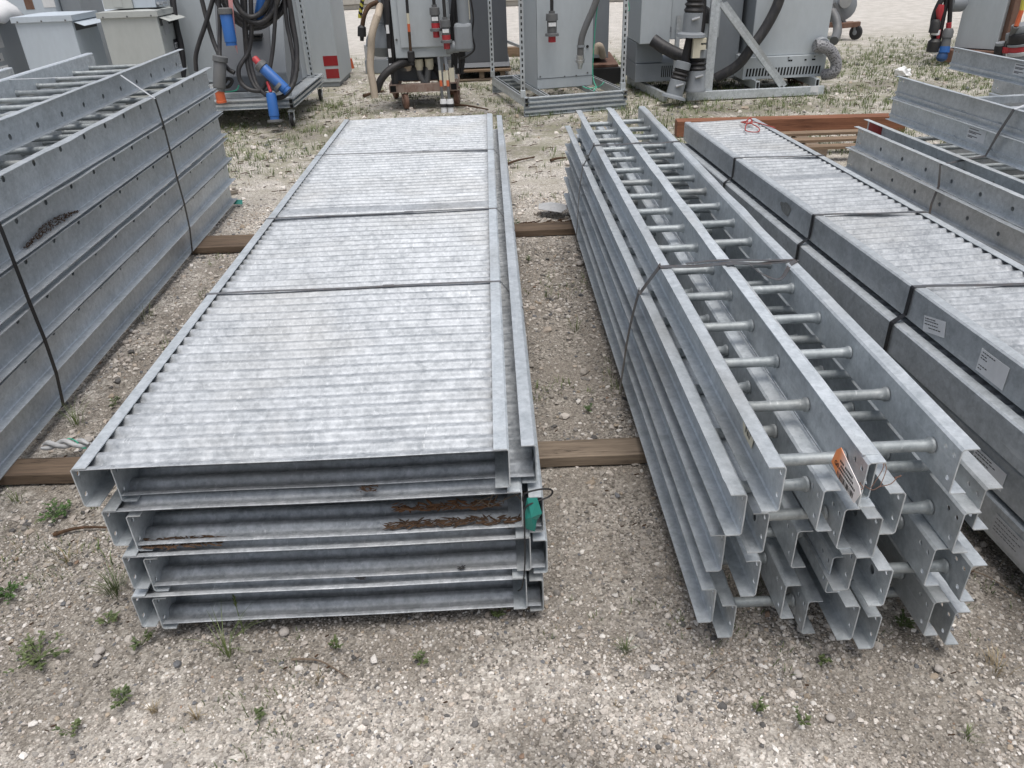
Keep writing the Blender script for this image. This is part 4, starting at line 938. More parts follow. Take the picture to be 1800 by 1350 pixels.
t = thing('frame_cabinet', 'pale grey cabinet with a hanging red plug, inside the strut frame', 'cabinet', tuple(J(.5, .6, .17)), yawj, world=True)
yj = .40; a = spot(945, 151, P0.y+yj+.03); b = spot(1044, 144, P0.y+yj+.1)
la_ = Mj.inverted() @ a; lb2 = Mj.inverted() @ b
mb = MB(); cb = [J(x, y, z) for z in (.167, 1.9) for x, y in ((la_.x, yj), (lb2.x, yj), (lb2.x, yj+.62), (la_.x, yj+.62))]; mb.v = [tuple(v) for v in cb]; mb.f = [(0,3,2,1),(4,5,6,7),(0,1,5,4),(1,2,6,5),(2,3,7,6),(3,0,4,7)]
obj('cabinet_body', mb, CAB, t, bevel=.006)
mb = MB(); mb.bar(J(la_.x, yj-.0015, .265), J(lb2.x, yj-.0015, .265), .003, .004); mb.bar(J(la_.x+.001, yj-.0015, .27), J(la_.x+.001, yj-.0015, 1.85), .003, .004); obj('seam_line', mb, CABD, t)
screws(t, [J(la_.x+.03, yj-.001, .285), J(lb2.x-.05, yj-.001, .29), J(la_.x+.28, yj-.001, .27), J(la_.x+.4, yj-.001, .27)]); screws(t, [J(lb2.x-.055, yj-.001, .53)], .014, INK)
plug('dark plug with a bright red face hanging on the middle cabinet', 970, 19, 74, P0.y+.33, .058)
t4 = thing('grey_conduit', 'thick grey flexible conduit curving into a metal fitting on the middle cabinet', 'conduit', tuple(spot(1020, 110, P0.y+.42)), world=True)
yh = P0.y+.36; wtube('hose', [spot(1056, -25, yh), spot(1045, 10, yh), spot(1030, 45, yh), spot(1022, 70, yh), spot(1020, 98, yh)], .032, GREYP, t4); lathe('fitting', spot(1020, 96, yh), (.0, .2, -1), [(0, .036), (.04, .038), (.041, .044), (.07, .044), (.071, .03), (.13, .02)], ALU, t4); lathe('ring', spot(1021, 79, yh), (0, 0, -1), [(0, .038), (.02, .038)], GREYC, t4)
mb = MB(); yg = P0.y+.38; mb.tube(ch((1054, -20, yg), (1048, 30, yg), (1044, 80, yg), (1042, 130, yg), (1048, 152, yg-.1), (1056, 150, yg-.2), (1062, 144, yg-.2)), .005, 6); mb.tube(ch((1024, 152, yg-.1), (1036, 156, yg-.15), (1048, 153, yg-.15), (1043, 160, yg-.2)), .005, 6); mb.tube(ch((1096, -10, yg), (1100, 14, yg), (1106, 17, yg), (1102, -10, yg)), .005, 6)
solo('green_twine', mb, TWINE, 'green twine hanging down the corner of the middle cabinet', 'twine')
u = gspot(1046, 118, .12); t = thing('rear_cabinet', 'dark grey cabinet on a black skid behind the middle cabinet', 'cabinet', (u.x+.05, 9.4, 0), world=True)
a = spot(1069, 95, 9.3); wbox('cabinet_body', (a.x-.75, 9.3, .26), (a.x, 9.9, 1.9), CABM, t); b = spot(1090, 120, 9.2); wbox('skid', (a.x-.75, 9.15, .0), (b.x, 9.95, .17), BLACK, t); prism('skid_plate', [(9.2, .172), (9.2, .2), (9.9, .25), (9.9, .172)], a.x-.7, b.x-.02, RUST, t, .002)
wtube('elbow_duct', [spot(1046, 95, 9.1), spot(1050, 82, 9.1), spot(1056, 84, 9.1), spot(1060, 100, 9.15)], .04, TAN, t)
# ---- right unit on strut base
P0 = gspot(1207, 178); P1 = gspot(1447, 167); yw2 = math.atan2(P1.y-P0.y, P1.x-P0.x); W2 = (P1-P0).length
t = thing('strut_skid', 'galvanized strut skid with a tall post and diagonal brace at the right', 'skid', tuple(P0), yw2, world=True)
Mk = Matrix.Translation(P0) @ Matrix.Rotation(yw2, 4, 'Z'); K = lambda x, y, z: Mk @ Vector((x, y, z))
def dbl(name, a, b, h=.082, w=.041, m=GALV):
    mb = MB(); mb.bar(a, b, w, h, up=(0, 0, 1) if abs((Vector(b)-Vector(a)).normalized().z) < .9 else (0, 1, 0)); return obj(name, mb, m, t, bevel=.003)
dbl('front_beam', K(0, .02, .045), K(W2, .02, .045)); dbl('side_beam', K(-.22, .0, .045), K(-.36, 1.2, .045)); dbl('side_beam', K(W2-.06, .045, .11), K(W2-.06, 1.2, .11)); dbl('side_beam', K(.72, .045, .11), K(.72, 1.2, .11)); dbl('rear_beam', K(-.3, 1.22, .045), K(W2, 1.22, .045))
mb = MB()
for x in (W2-.06, .72): mb.box(K(x-.013, .0435, .08), K(x+.013, .0445, .14))
obj('beam_mouth', mb, HOLE, t)
a = spot(1242, 163, P0.y); ax = (Mk.inverted() @ a).x
for dx in (0, .042, ): channel('tall_post', K(ax+dx, .045, .088), K(ax+dx, .045, 1.9), GALV, t, side=(0, 1, 0))
c = Mk.inverted() @ spot(1376, 154, P0.y); tp_ = Mk.inverted() @ spot(1268, 10, P0.y)
dv = Vector((.03, 0, .03))
for s in (0, 1): channel('diagonal_brace', K(c.x+.042*s, .045, .10), K(tp_.x+.045*s, .045, tp_.z+.02), GALV, t, side=(0, 1, 0))
channel('inner_post', K(-.05, .35, .05), K(-.05, .35, .75), GALVD, t)
mb = MB(); p_ = Mk.inverted() @ spot(1435, 160, P0.y); mb.box(K(p_.x-.05, -.003, .03), K(p_.x+.03, -.0015, .09)); obj('label', mb, WHITE, t)
t = thing('vented_cabinet', 'large pale grey cabinet with a slotted vent plinth and mesh hose', 'cabinet', tuple(K(1.0, .5, .17)), yw2, world=True)
yk2 = .22; YK = P0.y+yk2
def kp(x, y, dy=0): return Mk.inverted() @ spot(x, y, YK+dy)
a = kp(1320, 100); b = kp(1452, 97); zl = .37
def kbox(name, x0, x1, y0, y1, z0, z1, m, par, bev=.005):
    mb = MB(); mb.v = [tuple(K(x, y, z)) for z in (z0, z1) for x, y in ((x0, y0), (x1, y0), (x1, y1), (x0, y1))]; mb.f = [(0,3,2,1),(4,5,6,7),(0,1,5,4),(1,2,6,5),(2,3,7,6),(3,0,4,7)]; return obj(name, mb, m, par, bevel=bev)
xa, xb = a.x, b.x+.0
kbox('cabinet_body', xa, xb, yk2, yk2+.75, a.z, 1.9, CAB, t); kbox('side_panel', xa-.003, xa-.0005, yk2+.005, yk2+.7, a.z, 1.88, CABM, t, 0)
vz0 = kp(1310, 140).z; kbox('vent_plinth', xa-.07, xb+.01, yk2-.03, yk2+.7, vz0, a.z-.003, CAB, t)
mb = MB(); n = 24; x0 = xa-.03; x1 = xb-.05
for k in range(n):
    x = x0+(x1-x0)*k/(n-1); mb.v, o = mb.v, len(mb.v); q = [K(x+(s*.009)+(.006 if zz > 0 else 0), yk2-.0312-d2, vz0+.03+zz) for d2 in (0, .001) for zz in (0, .075) for s in (-1, 1)]; mb.v += [tuple(v) for v in q]; mb.f += [(o+4, o+5, o+7, o+6)]
obj('vent_slots', mb, HOLE, t)
screws(t, [K(xa+f*(xb-xa), yk2-.031, a.z-.02) for f in (.1, .5, .85)], .008); mb = MB()
for fx in (.5, .53, .72, .82, .84): mb.box(K(xa+fx*(xb-xa), yk2-.0325, a.z-.055), K(xa+fx*(xb-xa)+.02, yk2-.0312, a.z-.04))
obj('small_slots', mb, HOLE, t)
u = K(xb-.08, yk2-.03, kp(1430, 80).z); ym2 = YK-.1
lathe('hose_port', u, (0, -1, 0), [(0, .08), (.06, .08), (.07, .07)], GREYC, t)
M_, nt, b_ = mat('mesh_hose'); v_, _ = coords(nt); w_ = N(nt, 'ShaderNodeTexVoronoi', Scale=55); nt.links.new(v_, w_.inputs['Vector']); nt.links.new(ramp(nt, w_.outputs['Distance'], [(.2, (.04, .04, .045)), (.5, (.25, .25, .26))]), b_.inputs['Base Color']); bump(nt, b_, w_.outputs['Distance'], .6, .01); MESHH = M_
wtube('mesh_hose', [spot(1432, 80, ym2), spot(1448, 82, ym2), spot(1462, 92, ym2), spot(1470, 112, ym2), spot(1464, 128, ym2), spot(1448, 131, ym2+.08)], .055, MESHH, t, 14)
t = thing('left_vented_cabinet', 'pale cabinet with a separate door at the left end of the strut skid', 'cabinet', tuple(K(-.2, .5, .2)), yw2, world=True)
l0 = kp(1117, 60, .35).x; l1 = kp(1177, 74, .12).x; l2 = kp(1212, 70, .12).x; zb_ = kp(1177, 76, .1).z
kbox('cabinet_body', l0, l1, yk2+.12, yk2+.8, zb_, 1.9, CAB, t); kbox('door', l1+.004, l2+.3, yk2+.14, yk2+.8, zb_+.03, 1.9, CAB, t)
kbox('lower_body', l0, l1-.02, yk2+.3, yk2+.9, .30, zb_-.004, CABM, t); kbox('vent_plinth', l0, l2+.2, yk2+.28, yk2+.9, .12, .297, CABM, t)
mb = MB()
for k in range(17):
    x = l1-.03+k*.021; mb.add([K(x, yk2+.279, .16), K(x+.010, yk2+.279, .16), K(x+.012, yk2+.279, .27), K(x+.002, yk2+.279, .27)], [(0, 1, 2, 3)])
obj('vent_slots', mb, HOLE, t)
mb = MB()
for z in (zb_+.1, zb_+.55): mb.tube([K(l1+.004, yk2+.117, z), K(l1+.004, yk2+.117, z+.05)], .008, 8)
obj('hinges', mb, GREYC, t)
t = plain('mid-grey cabinet side between the tall post and the vented cabinet', K(ax+.10, 0, 0).x, K(xa-.06, 0, 0).x, YK+.25, YK+.95, 1.9, CABM, 'inner_cabinet', .13)
mb = MB(); yy = YK-.12; mb.tube(ch((1376, -25, yy), (1366, 10, yy), (1345, 50, yy), (1320, 85, yy), (1296, 115, yy+.05), (1258, 138, yy+.12)), .05, 12); solo('black_hose', mb, RUBBER, 'thick black hose sweeping down in front of the vented cabinet', 'hose', smooth=True)
mb = MB(); mb.tube(ch((1148, 70, YK+.05), (1165, 82, YK), (1190, 95, YK-.05), (1212, 103, YK-.1)), .06, 12); mb.tube(ch((1232, 20, YK+.02), (1246, 30, YK+.2)), .07, 12); mb.tube(ch((1236, -20, YK-.1), (1234, 40, YK-.1), (1228, 80, YK-.1), (1232, 110, YK-.1)), .035, 10); solo('black_hose', mb, RUBBER, 'short fat black hose leaving the underside of the left vented cabinet', 'hose', smooth=True)
def bigplug(label, p, q, s=.07, flare=True):
    p, q = Vector(p), Vector(q); d = q-p; L = d.length; t = thing('pin_connector', label, 'connector', tuple(q), world=True)
    lathe('grey_head', p, d, [(0, s*.7), (L*.02, s*.9), (L*.2, s*.9), (L*.21, s*.7)], GREYC, t)
    lathe('rubber_boot', p+d*.2, d, [(0, s*.7), (L*.04, s*.85), (L*.08, s*.72), (L*.13, s*.95), (L*.18, s*.78), (L*.24, s*.95), (L*.28, s*.9)], BLACK, t)
    lathe('grey_sleeve', p+d*.48, d, [(0, s*.8), (L*.02, s*.92), (L*.40, s*.95), (L*.44, s*(1.4 if flare else 1.05)), (L*.50, s*(1.45 if flare else 1.05))], GREYC, t)
    m_ = MB(); u = p+d*.62; m_.tube([u+Vector((-.03, -s, 0)), u+Vector((.04, -s-.01, .02))], .012, 8); obj('latch', m_, ALU, t); return t
Yp = P0.y-.12
bigplug('upper grey and black pin connector hanging beside the tall post', spot(1224, -22, Yp), spot(1214, 66, Yp), .095)
bigplug('lower left pin connector tilted against the skid', spot(1202, 108, Yp-.02), spot(1183, 174, Yp-.05), .085)
bigplug('lower right pin connector standing beside the tall post', spot(1227, 86, Yp+.02), spot(1222, 162, Yp), .095, False)
mb = MB(); mb.tube(ch((1214, 64, Yp), (1208, 90, Yp), (1204, 110, Yp)), .042, 10); solo('black_cable', mb, BLACK, 'short black cable joining the two left pin connectors', 'cable', smooth=True)
u = spot(1226, 85, Yp-.05); solo('cream_clip', MB().box((u.x-.05, u.y-.04, u.z-.08), (u.x+.02, u.y+.04, u.z+.09)).box((u.x+.02, u.y-.04, u.z+.05), (u.x+.07, u.y+.04, u.z+.09)).box((u.x+.02, u.y-.04, u.z-.01), (u.x+.07, u.y+.04, u.z+.03)), CREAM, 'cream plastic clip on the lower right pin connector', 'clip')
u = gspot(1120, 130); solo('timber_block', MB().box((u.x-.03, u.y-.1, 0), (u.x+.4, u.y+.15, .07)), WOODT, 'dark timber block under the left end of the strut skid', 'timber')
mb = MB()
for k in range(40):
    u = gspot(random.uniform(1385, 1425), random.uniform(141, 150)); mb.tube([u+Vector((0, 0, .02)), u+Vector((random.uniform(-.1, .1), random.uniform(-.05, .05), random.uniform(.01, .09)))], .014, 5)
solo('debris_heap', mb, BARK, 'heap of brown debris under the vented cabinet', 'debris')
# ---- far cart
u = gspot(1502, 70); t = thing('caster_stand', 'grey machine stand with a tapered housing and caster, far behind the vented cabinet', 'stand', tuple(u), world=True)
caster(t, u.x, u.y, .10, BLACK, GREYC, R(30), .05); a = spot(1470, 46, u.y); b = spot(1511, 42, u.y); mb = MB(); mb.bar(a, b, .08, .07); mb.bar(spot(1455, 44, u.y+.2), spot(1500, 42, u.y+.1), .08, .07); obj('base_bar', mb, RUST, t, bevel=.005)
caster(t, u.x-.75, u.y+.5, .10, BLACK, GREYC, R(10), .05)
p = spot(1474, -10, u.y+.3); q = spot(1474, 40, u.y+.3); wbox('housing', (p.x-.28, u.y+.3, q.z), (p.x+.16, u.y+.6, q.z+1.0), GREYC, t, .03); lathe('round_housing', spot(1480, 10, u.y+.25), (0, -1, 0), [(0, .2), (.06, .2), (.09, .1)], GREYC, t); lathe('bright_ring', spot(1484, 2, u.y+.15), (0, -1, 0), [(0, .09), (.05, .09)], ALU, t)
mb = MB(); mb.bar(spot(1466, 5, u.y+.1), spot(1487, 44, u.y+.1), .04, .04); obj('stay', mb, GREYP, t)
wtube('hose', [spot(1462, 20, 9.6), spot(1470, 35, 9.5), spot(1472, 55, 9.4), spot(1466, 72, 9.2)], .05, GREYP, t)
# ---- right cabinet on rusty skid
G0 = gspot(1672, 110); Gz = .23
t = thing('skid_cabinet', 'plain grey cabinet on a dark rusty skid at the top right', 'cabinet', (G0.x+.4, G0.y+.2, 0), world=True)
a = spot(1677, 82, G0.y+.1); b = spot(1748, 92, G0.y-.25); 
mb = MB(); d = (b-a); d.z = 0; dn = Vector((-d.y, d.x, 0)).normalized()*.6; z0 = (a.z+b.z)/2
mb.v = [tuple(Vector((v.x, v.y, z))) for z in (z0, 1.9) for v in (a, b, b+dn, a+dn)]; mb.f = [(0,3,2,1),(4,5,6,7),(0,1,5,4),(1,2,6,5),(2,3,7,6),(3,0,4,7)]; obj('cabinet_body', mb, CAB, t, bevel=.006)
mb = MB(); mb.v = [tuple(Vector((v.x, v.y, z))) for z in (.16, z0-.002) for v in (a-d*.02, b+d*.02, b+dn, a+dn)]; mb.f = [(0,3,2,1),(4,5,6,7),(0,1,5,4),(1,2,6,5),(2,3,7,6),(3,0,4,7)]; obj('dark_base', mb, BLACK, t)
sk0 = Vector((a.x-.12, a.y-.06, .075)); sk1 = Vector((b.x+.75, b.y-.42, .075)); mb = MB(); mb.bar(sk0, sk1, .12, .14); mb.bar(sk0+dn, sk1+dn, .12, .14); mb.bar(sk0+Vector((.05, .05, 0)), sk0+dn*.95+Vector((.05, 0, 0)), .1, .12); obj('skid_beam', mb, RUST, t, bevel=.006)
p = spot(1760, 92, b.y); mb = MB(); mb.bar((b.x+.12, b.y+.0, .145), (b.x+.12, b.y+.0, 1.9), .13, .09, up=(0, 1, 0)); obj('rusty_post', mb, RUST, t, bevel=.006)
p = spot(1683, 6, a.y-.05); lathe('side_pipe', p+Vector((.08, 0, 0)), (-1, 0, 0), [(0, .075), (.02, .09), (.16, .09)], GREYC, t)
mb = MB(); ys = a.y-.15; mb.tube(ch((1668, -20, ys), (1652, 5, ys), (1642, 30, ys), (1640, 55, ys), (1644, 72, ys)), .035, 8); mb.tube(ch((1668, -20, ys), (1660, 20, ys), (1655, 45, ys), (1650, 70, ys)), .028, 8); mb.tube(ch((1671, -20, ys-.03), (1670, 20, ys-.03), (1668, 52, ys-.03)), .026, 8); solo('hanging_cable', mb, BLACK, 'black cables hanging left of the rusty-skid cabinet', 'cable', smooth=True)
mb = MB(); mb.tube([spot(1655, 8, ys-.04), spot(1652, 18, ys-.04), spot(1650, 38, ys-.04)], [.03, .045, .02], 8); mb.tube([spot(1651, 52, ys-.05), spot(1648, 68, ys-.05)], .02, 8); mb.tube([spot(1668, 40, ys-.05), spot(1667, 52, ys-.05)], .03, 8); solo('red_tape', mb, RED, 'red tape bands on the cables left of the rusty-skid cabinet', 'tape', smooth=True)
for lb_, x, y0, y1, s, m1, m2 in (('black plug with a white band in the left cable bunch of the right cabinet', 1646, 34, 58, .055, BLACK, WHITE), ('lowest black plug of the left cable bunch', 1644, 68, 90, .07, BLACK, WHITE)):
    t4 = thing('power_plug', lb_, 'plug', tuple(spot(x, y1, ys-.06)), world=True); lathe('plug_body', spot(x, y0, ys-.06), (0, 0, -1), [(0, s*.6), (.03, s), (.14, s)], m1, t4); lathe('white_band', spot(x, y1-5, ys-.06), (0, 0, -1), [(0, s*.8), (.05, s*.8)], m2, t4)
t4 = thing('power_plug', 'dark grey plug with a blue collar touching the grass, left of the right cabinet', 'plug', tuple(spot(1658, 110, ys-.1)), world=True)
u = spot(1668, 50, ys-.08); v = spot(1656, 104, ys-.12); d2 = v-u; L = d2.length
lathe('plug_body', u, d2, [(0, .045), (L*.1, .06), (L*.3, .06), (L*.31, .05), (L*.58, .055)], GREYP, t4); lathe('blue_collar', u+d2*.58, d2, [(0, .06), (L*.2, .062)], BLUE, t4); lathe('end_cap', u+d2*.78, d2+Vector((-.05, 0, .02)), [(0, .05), (L*.12, .062), (L*.22, .06), (L*.3, .03)], BLUED, t4)
# connectors at the right side
def stackc(label, x, y0, y1, Y, s, bands):
    t = thing('pin_connector', label, 'connector', tuple(spot(x, y1, Y)), world=True); p = spot(x, y0, Y); q = spot(x+(-6), y1, Y); d = q-p; L = d.length; f = 0
    for w, k, m in bands: lathe('band', p+d*f, d, [(0, s*k*.95), (L*w*.1, s*k), (L*w*.9, s*k), (L*w*.99, s*k*.95)], m, t); f += w
yr = b.y-.3
stackc('grey-capped black pin connector standing in front of the rusty-skid cabinet', 1762, 74, 118, yr, .085, ((.12, .8, GREYC), (.5, .85, BLACK), (.25, 1.1, GREYC), (.13, .95, GREYC)))
stackc('narrow pin connector with a red band, left of the wide one', 1779, 58, 100, yr-.1, .065, ((.3, .9, GREYC), (.25, .9, BLACK), (.25, 1.1, RED), (.2, .9, WHITE)))
stackc('wide pin connector with red and grey bands at the right picture edge', 1797, 42, 112, yr-.15, .13, ((.2, .8, GREYC), (.25, 1, BLACK), (.06, 1.05, GREYC), (.14, 1.0, RED), (.1, 1.05, WHITEG), (.25, .9, GREYC)))
mb = MB(); mb.tube([spot(1800, -5, yr-.2), spot(1796, 18, yr-.2)], .022, 8); s1 = solo('yellow_strap', mb, YEL, 'yellow part of the strap at the right picture edge', 'strap', smooth=True)
mb = MB(); mb.tube([spot(1796, 18, yr-.2), spot(1786, 46, yr-.2)], .024, 8); solo('orange_strap', mb, ORANGE, 'orange strap slanting down in front of the rusty post', 'strap', smooth=True)
mb = MB(); mb.tube(ch((1786, 46, yr-.2), (1780, 60, yr-.15), (1772, 80, yr-.1), (1768, 100, yr-.1)), .035, 8); solo('dark_hose', mb, GREYP, 'dark hose between the connectors in front of the rusty post', 'hose', smooth=True)
# ---- long pale beam in the distance
for k, (xa, ya_, xb, yb, lb_) in enumerate(((560, 19, 640, 15, 'pale long low beam far behind the plug cabinet, at the top edge'), (893, 10, 1130, 0, 'pale long low beam far behind the strut frame, at the top edge'))):
    a = gspot(xa, ya_); b = gspot(xb, yb); d = (b-a).normalized(); t = thing('long_beam', lb_, 'beam', tuple((a+b)/2), world=True)
    mb = MB(); mb.bar(a+Vector((0, 0, .22))-d*1, b+Vector((0, 0, .22))+d*1, .5, .20); obj('upper_beam', mb, BEAM, t, bevel=.01); mb = MB(); mb.bar(a+Vector((0, .04, .055))-d*1, b+Vector((0, .04, .055))+d*1, .46, .11); obj('lower_beam', mb, BEAM, t, bevel=.01)
# ------------------------------------------------------------------ ground, gravel, grass
def gz(x, y): return -.007+.006*mnoise.noise((x*1.3, y*1.3, 0))+.0025*mnoise.noise((x*6, y*6, 5))
xs = sorted(set([-150, -60, -30, -16, -11]+[round(-8+.1*i, 3) for i in range(161)]+[11, 16, 30, 60, 150]))
ys = sorted(set([-40, -10, -3]+[round(-1+.1*i, 3) for i in range(140)]+[14, 16, 20, 28, 40, 70, 120, 220]))
mb = MB()
for y in ys:
    for x in xs: mb.v.append((x, y, gz(x, y)))
nx = len(xs)
for j in range(len(ys)-1):
    for i in range(nx-1): a = j*nx+i; mb.f.append((a, a+1, a+nx+1, a+nx))
GM_, nt, b = mat('crushed_stone_ground'); v, _ = coords(nt, False)
sx = nt.nodes.new('ShaderNodeSeparateXYZ'); nt.links.new(v, sx.inputs[0])
n_big = noise(nt, v, .9, 5, .6); n_mid = noise(nt, v, 4.5, 5, .65); n_fine = noise(nt, v, 60, 4, .7); n_sand = noise(nt, v, 240, 3, .7)
vo = N(nt, 'ShaderNodeTexVoronoi', Scale=150); nt.links.new(v, vo.inputs['Vector']); vb = nt.nodes.new('ShaderNodeRGBToBW'); nt.links.new(vo.outputs['Color'], vb.inputs[0])
vo2 = N(nt, 'ShaderNodeTexVoronoi', Scale=55); nt.links.new(v, vo2.inputs['Vector']); vb2 = nt.nodes.new('ShaderNodeRGBToBW'); nt.links.new(vo2.outputs['Color'], vb2.inputs[0])
c_st = ramp(nt, vb.outputs[0], [(.18, (.09, .08, .07)), (.34, (.32, .29, .25)), (.60, (.50, .46, .405)), (.82, (.78, .735, .67))])
c_st2 = ramp(nt, vb2.outputs[0], [(.2, (.16, .145, .13)), (.5, (.33, .30, .265)), (.8, (.50, .47, .43))])
c_st = mixc(nt, .4, c_st, c_st2)
c_so = ramp(nt, n_sand, [(.34, (.10, .088, .075)), (.46, (.32, .285, .245)), (.58, (.47, .425, .37)), (.70, (.70, .65, .59))])
f_so = ramp(nt, n_mid, [(.42, (0, 0, 0)), (.62, (.8, .8, .8))])
col = mixc(nt, f_so, c_st, c_so)
vd = nt.nodes.new('ShaderNodeVertexColor'); vd.layer_name = 'soil_shade'; n_br = noise(nt, v, 22, 5, .7)
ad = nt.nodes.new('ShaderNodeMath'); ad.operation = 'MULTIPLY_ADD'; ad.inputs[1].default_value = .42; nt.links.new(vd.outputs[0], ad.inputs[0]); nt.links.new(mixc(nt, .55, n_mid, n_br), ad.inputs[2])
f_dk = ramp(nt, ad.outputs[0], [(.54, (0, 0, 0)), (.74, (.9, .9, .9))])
col = mixc(nt, f_dk, col, mixc(nt, 1.0, col, (.50, .485, .46, 1), 'MULTIPLY'))  # ground colour darkened for damp soil and painted pile shade
# far pale sand, mid greenish tint
far = nt.nodes.new('ShaderNodeMapRange'); far.inputs['From Min'].default_value = 10.5; far.inputs['From Max'].default_value = 15; nt.links.new(sx.outputs[1], far.inputs[0])
col = mixc(nt, far.outputs[0], col, mixc(nt, ramp(nt, n_mid, [(.40, (0, 0, 0)), (.6, (.6, .6, .6))]), (.50, .47, .43, 1), (.34, .32, .28, 1)))
mid = nt.nodes.new('ShaderNodeMapRange'); mid.inputs['From Min'].default_value = 4.6; mid.inputs['From Max'].default_value = 6.5; nt.links.new(sx.outputs[1], mid.inputs[0])
mid2 = nt.nodes.new('ShaderNodeMapRange'); mid2.inputs['From Min'].default_value = 14; mid2.inputs['From Max'].default_value = 11; nt.links.new(sx.outputs[1], mid2.inputs[0])
mm_ = nt.nodes.new('ShaderNodeMath'); mm_.operation = 'MULTIPLY'; nt.links.new(mid.outputs[0], mm_.inputs[0]); nt.links.new(mid2.outputs[0], mm_.inputs[1])
mg = nt.nodes.new('ShaderNodeMath'); mg.operation = 'MULTIPLY'; nt.links.new(mm_.outputs[0], mg.inputs[0]); nt.links.new(ramp(nt, n_mid, [(.42, (.05, .05, .05)), (.6, (.6, .6, .6))]), mg.inputs[1])
col = mixc(nt, mg.outputs[0], col, (.20, .205, .12, 1))
hs_ = nt.nodes.new('ShaderNodeHueSaturation'); hs_.inputs['Saturation'].default_value = .86; hs_.inputs['Value'].default_value = 1.16; nt.links.new(col, hs_.inputs['Color']); nt.links.new(hs_.outputs[0], b.inputs['Base Color']); b.inputs['Roughness'].default_value = .92; b.inputs['Specular IOR Level'].default_value = .25
hh = mixc(nt, .4, vo.outputs['Distance'], n_fine); hh = mixc(nt, .3, hh, n_mid); bump(nt, b, hh, .9, .012)
blobs = [(.72, 2.4, .30, 1.1), (-.45, 3, .55, 1.6), (1.4, 2.4, .25, 1.4), (.78, 1.12, .26, .10), (.45, 1.22, .16, .12), (-.35, 1.27, .5, .07), (.26, 2.6, .16, .9), (.28, 1.55, .2, .25), (-1.2, 1.55, .25, .35), (-1.25, 2.9, .35, 1.3), (.07, .93, .10, .12), (.22, .84, .16, .10), (.9, .95, .12, .08), (.25, 3.6, .15, .4), (-1.05, 1.25, .12, .12), (1.25, 1.4, .15, .4), (-.5, 6.2, .9, .3), (1.0, 7.0, .8, .3), (-.15, 7.6, .6, .3), (2.4, 7.5, .9, .3), (4.2, 8.4, .6, .3), (-1.6, 7.2, .5, .4)]  # damp soil patches; those under and between piles also paint in shade
def soil_shade(x, y): return min(1, sum(math.exp(-((x-a)/c)**2-((y-b_)/d_)**2) for a, b_, c, d_ in blobs))
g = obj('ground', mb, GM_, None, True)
at0 = g.data.color_attributes.new('soil_shade', 'FLOAT_COLOR', 'POINT')
at0.data.foreach_set('color', np.array([[k, k, k, 1] for k in (soil_shade(vv[0], vv[1]) for vv in mb.v)], np.float32).ravel()); g['kind'] = 'structure'
# loose stones: one counted-by-nobody object
def ico():
    p = (1+5**.5)/2; V = np.array([(-1,p,0),(1,p,0),(-1,-p,0),(1,-p,0),(0,-1,p),(0,1,p),(0,-1,-p),(0,1,-p),(p,0,-1),(p,0,1),(-p,0,-1),(-p,0,1)], float); V /= np.linalg.norm(V[0])
    Fc = np.array([(0,11,5),(0,5,1),(0,1,7),(0,7,10),(0,10,11),(1,5,9),(5,11,4),(11,10,2),(10,7,6),(7,1,8),(3,9,4),(3,4,2),(3,2,6),(3,6,8),(3,8,9),(4,9,5),(2,4,11),(6,2,10),(8,6,7),(9,8,1)]); return V, Fc
def scatter(n, x0, x1, y0, y1, r0, sig, dens=None):
    X = rng.uniform(x0, x1, n); Y = rng.uniform(y0, y1, n); Rr = r0*np.exp(rng.normal(0, sig, n)); Rr = np.clip(Rr, r0*.45, r0*3.6)
    if dens is not None:
        keep = np.array([dens(x, y) > u for x, y, u in zip(X, Y, rng.random(n))]); X, Y, Rr = X[keep], Y[keep], Rr[keep]
    return X, Y, Rr
def hid(x, y): return (-.84 < x < .0 and 1.5 < y < 4.85) or (.52 < x < .9 and 1.35 < y < 4.4) or (1.3 < x and 1.2 < y < 4.4 and x < 1.55)
dn_ = lambda x, y: 0 if hid(x, y) else min(1, max(.34, .62+1.7*mnoise.noise((x*2.1, y*2.1, 3))+.5*mnoise.noise((x*7, y*7, 9))-.25*soil_shade(x, y)))
sets = [scatter(125000, -1.7, 1.9, .62, 1.75, .0024, .43, dn_), scatter(1100, -1.7, 1.9, .60, 1.75, .0068, .30, dn_),
        scatter(48000, -1.75, 1.35, 1.75, 5.0, .0042, .42, dn_), scatter(2600, -1.75, 1.35, 1.75, 5.0, .0085, .35, dn_), scatter(13000, -3.5, 6.5, 5.0, 10.5, .009, .45, lambda x, y: .5+mnoise.noise((x*1.2, y*1.2, 4)))]
X = np.concatenate([s[0] for s in sets]); Y = np.concatenate([s[1] for s in sets]); Rr = np.concatenate([s[2] for s in sets]); n = len(X)
V, Fc = ico(); VV = V[None]*(1+rng.normal(0, .21, (n, 12, 1))); VV = VV*np.stack([rng.uniform(.8, 1.35, n), rng.uniform(.8, 1.2, n), rng.uniform(.5, .85, n)], 1)[:, None, :]
a = rng.uniform(0, 6.283, n); ca, sa = np.cos(a)[:, None], np.sin(a)[:, None]; tx = rng.normal(0, .3, n)[:, None]
x_, y_, z_ = VV[..., 0], VV[..., 1], VV[..., 2]; y2 = y_*np.cos(tx)-z_*np.sin(tx); z2 = y_*np.sin(tx)+z_*np.cos(tx); x3 = x_*ca-y2*sa; y3 = x_*sa+y2*ca
Z = np.array([gz(float(p), float(q)) for p, q in zip(X, Y)])
P_ = np.stack([x3*Rr[:, None]+X[:, None], y3*Rr[:, None]+Y[:, None], z2*Rr[:, None]+(Z+Rr*rng.uniform(.05, .5, n))[:, None]], -1).reshape(-1, 3)
FF = (Fc[None]+(np.arange(n)*12)[:, None, None]).reshape(-1, 3)
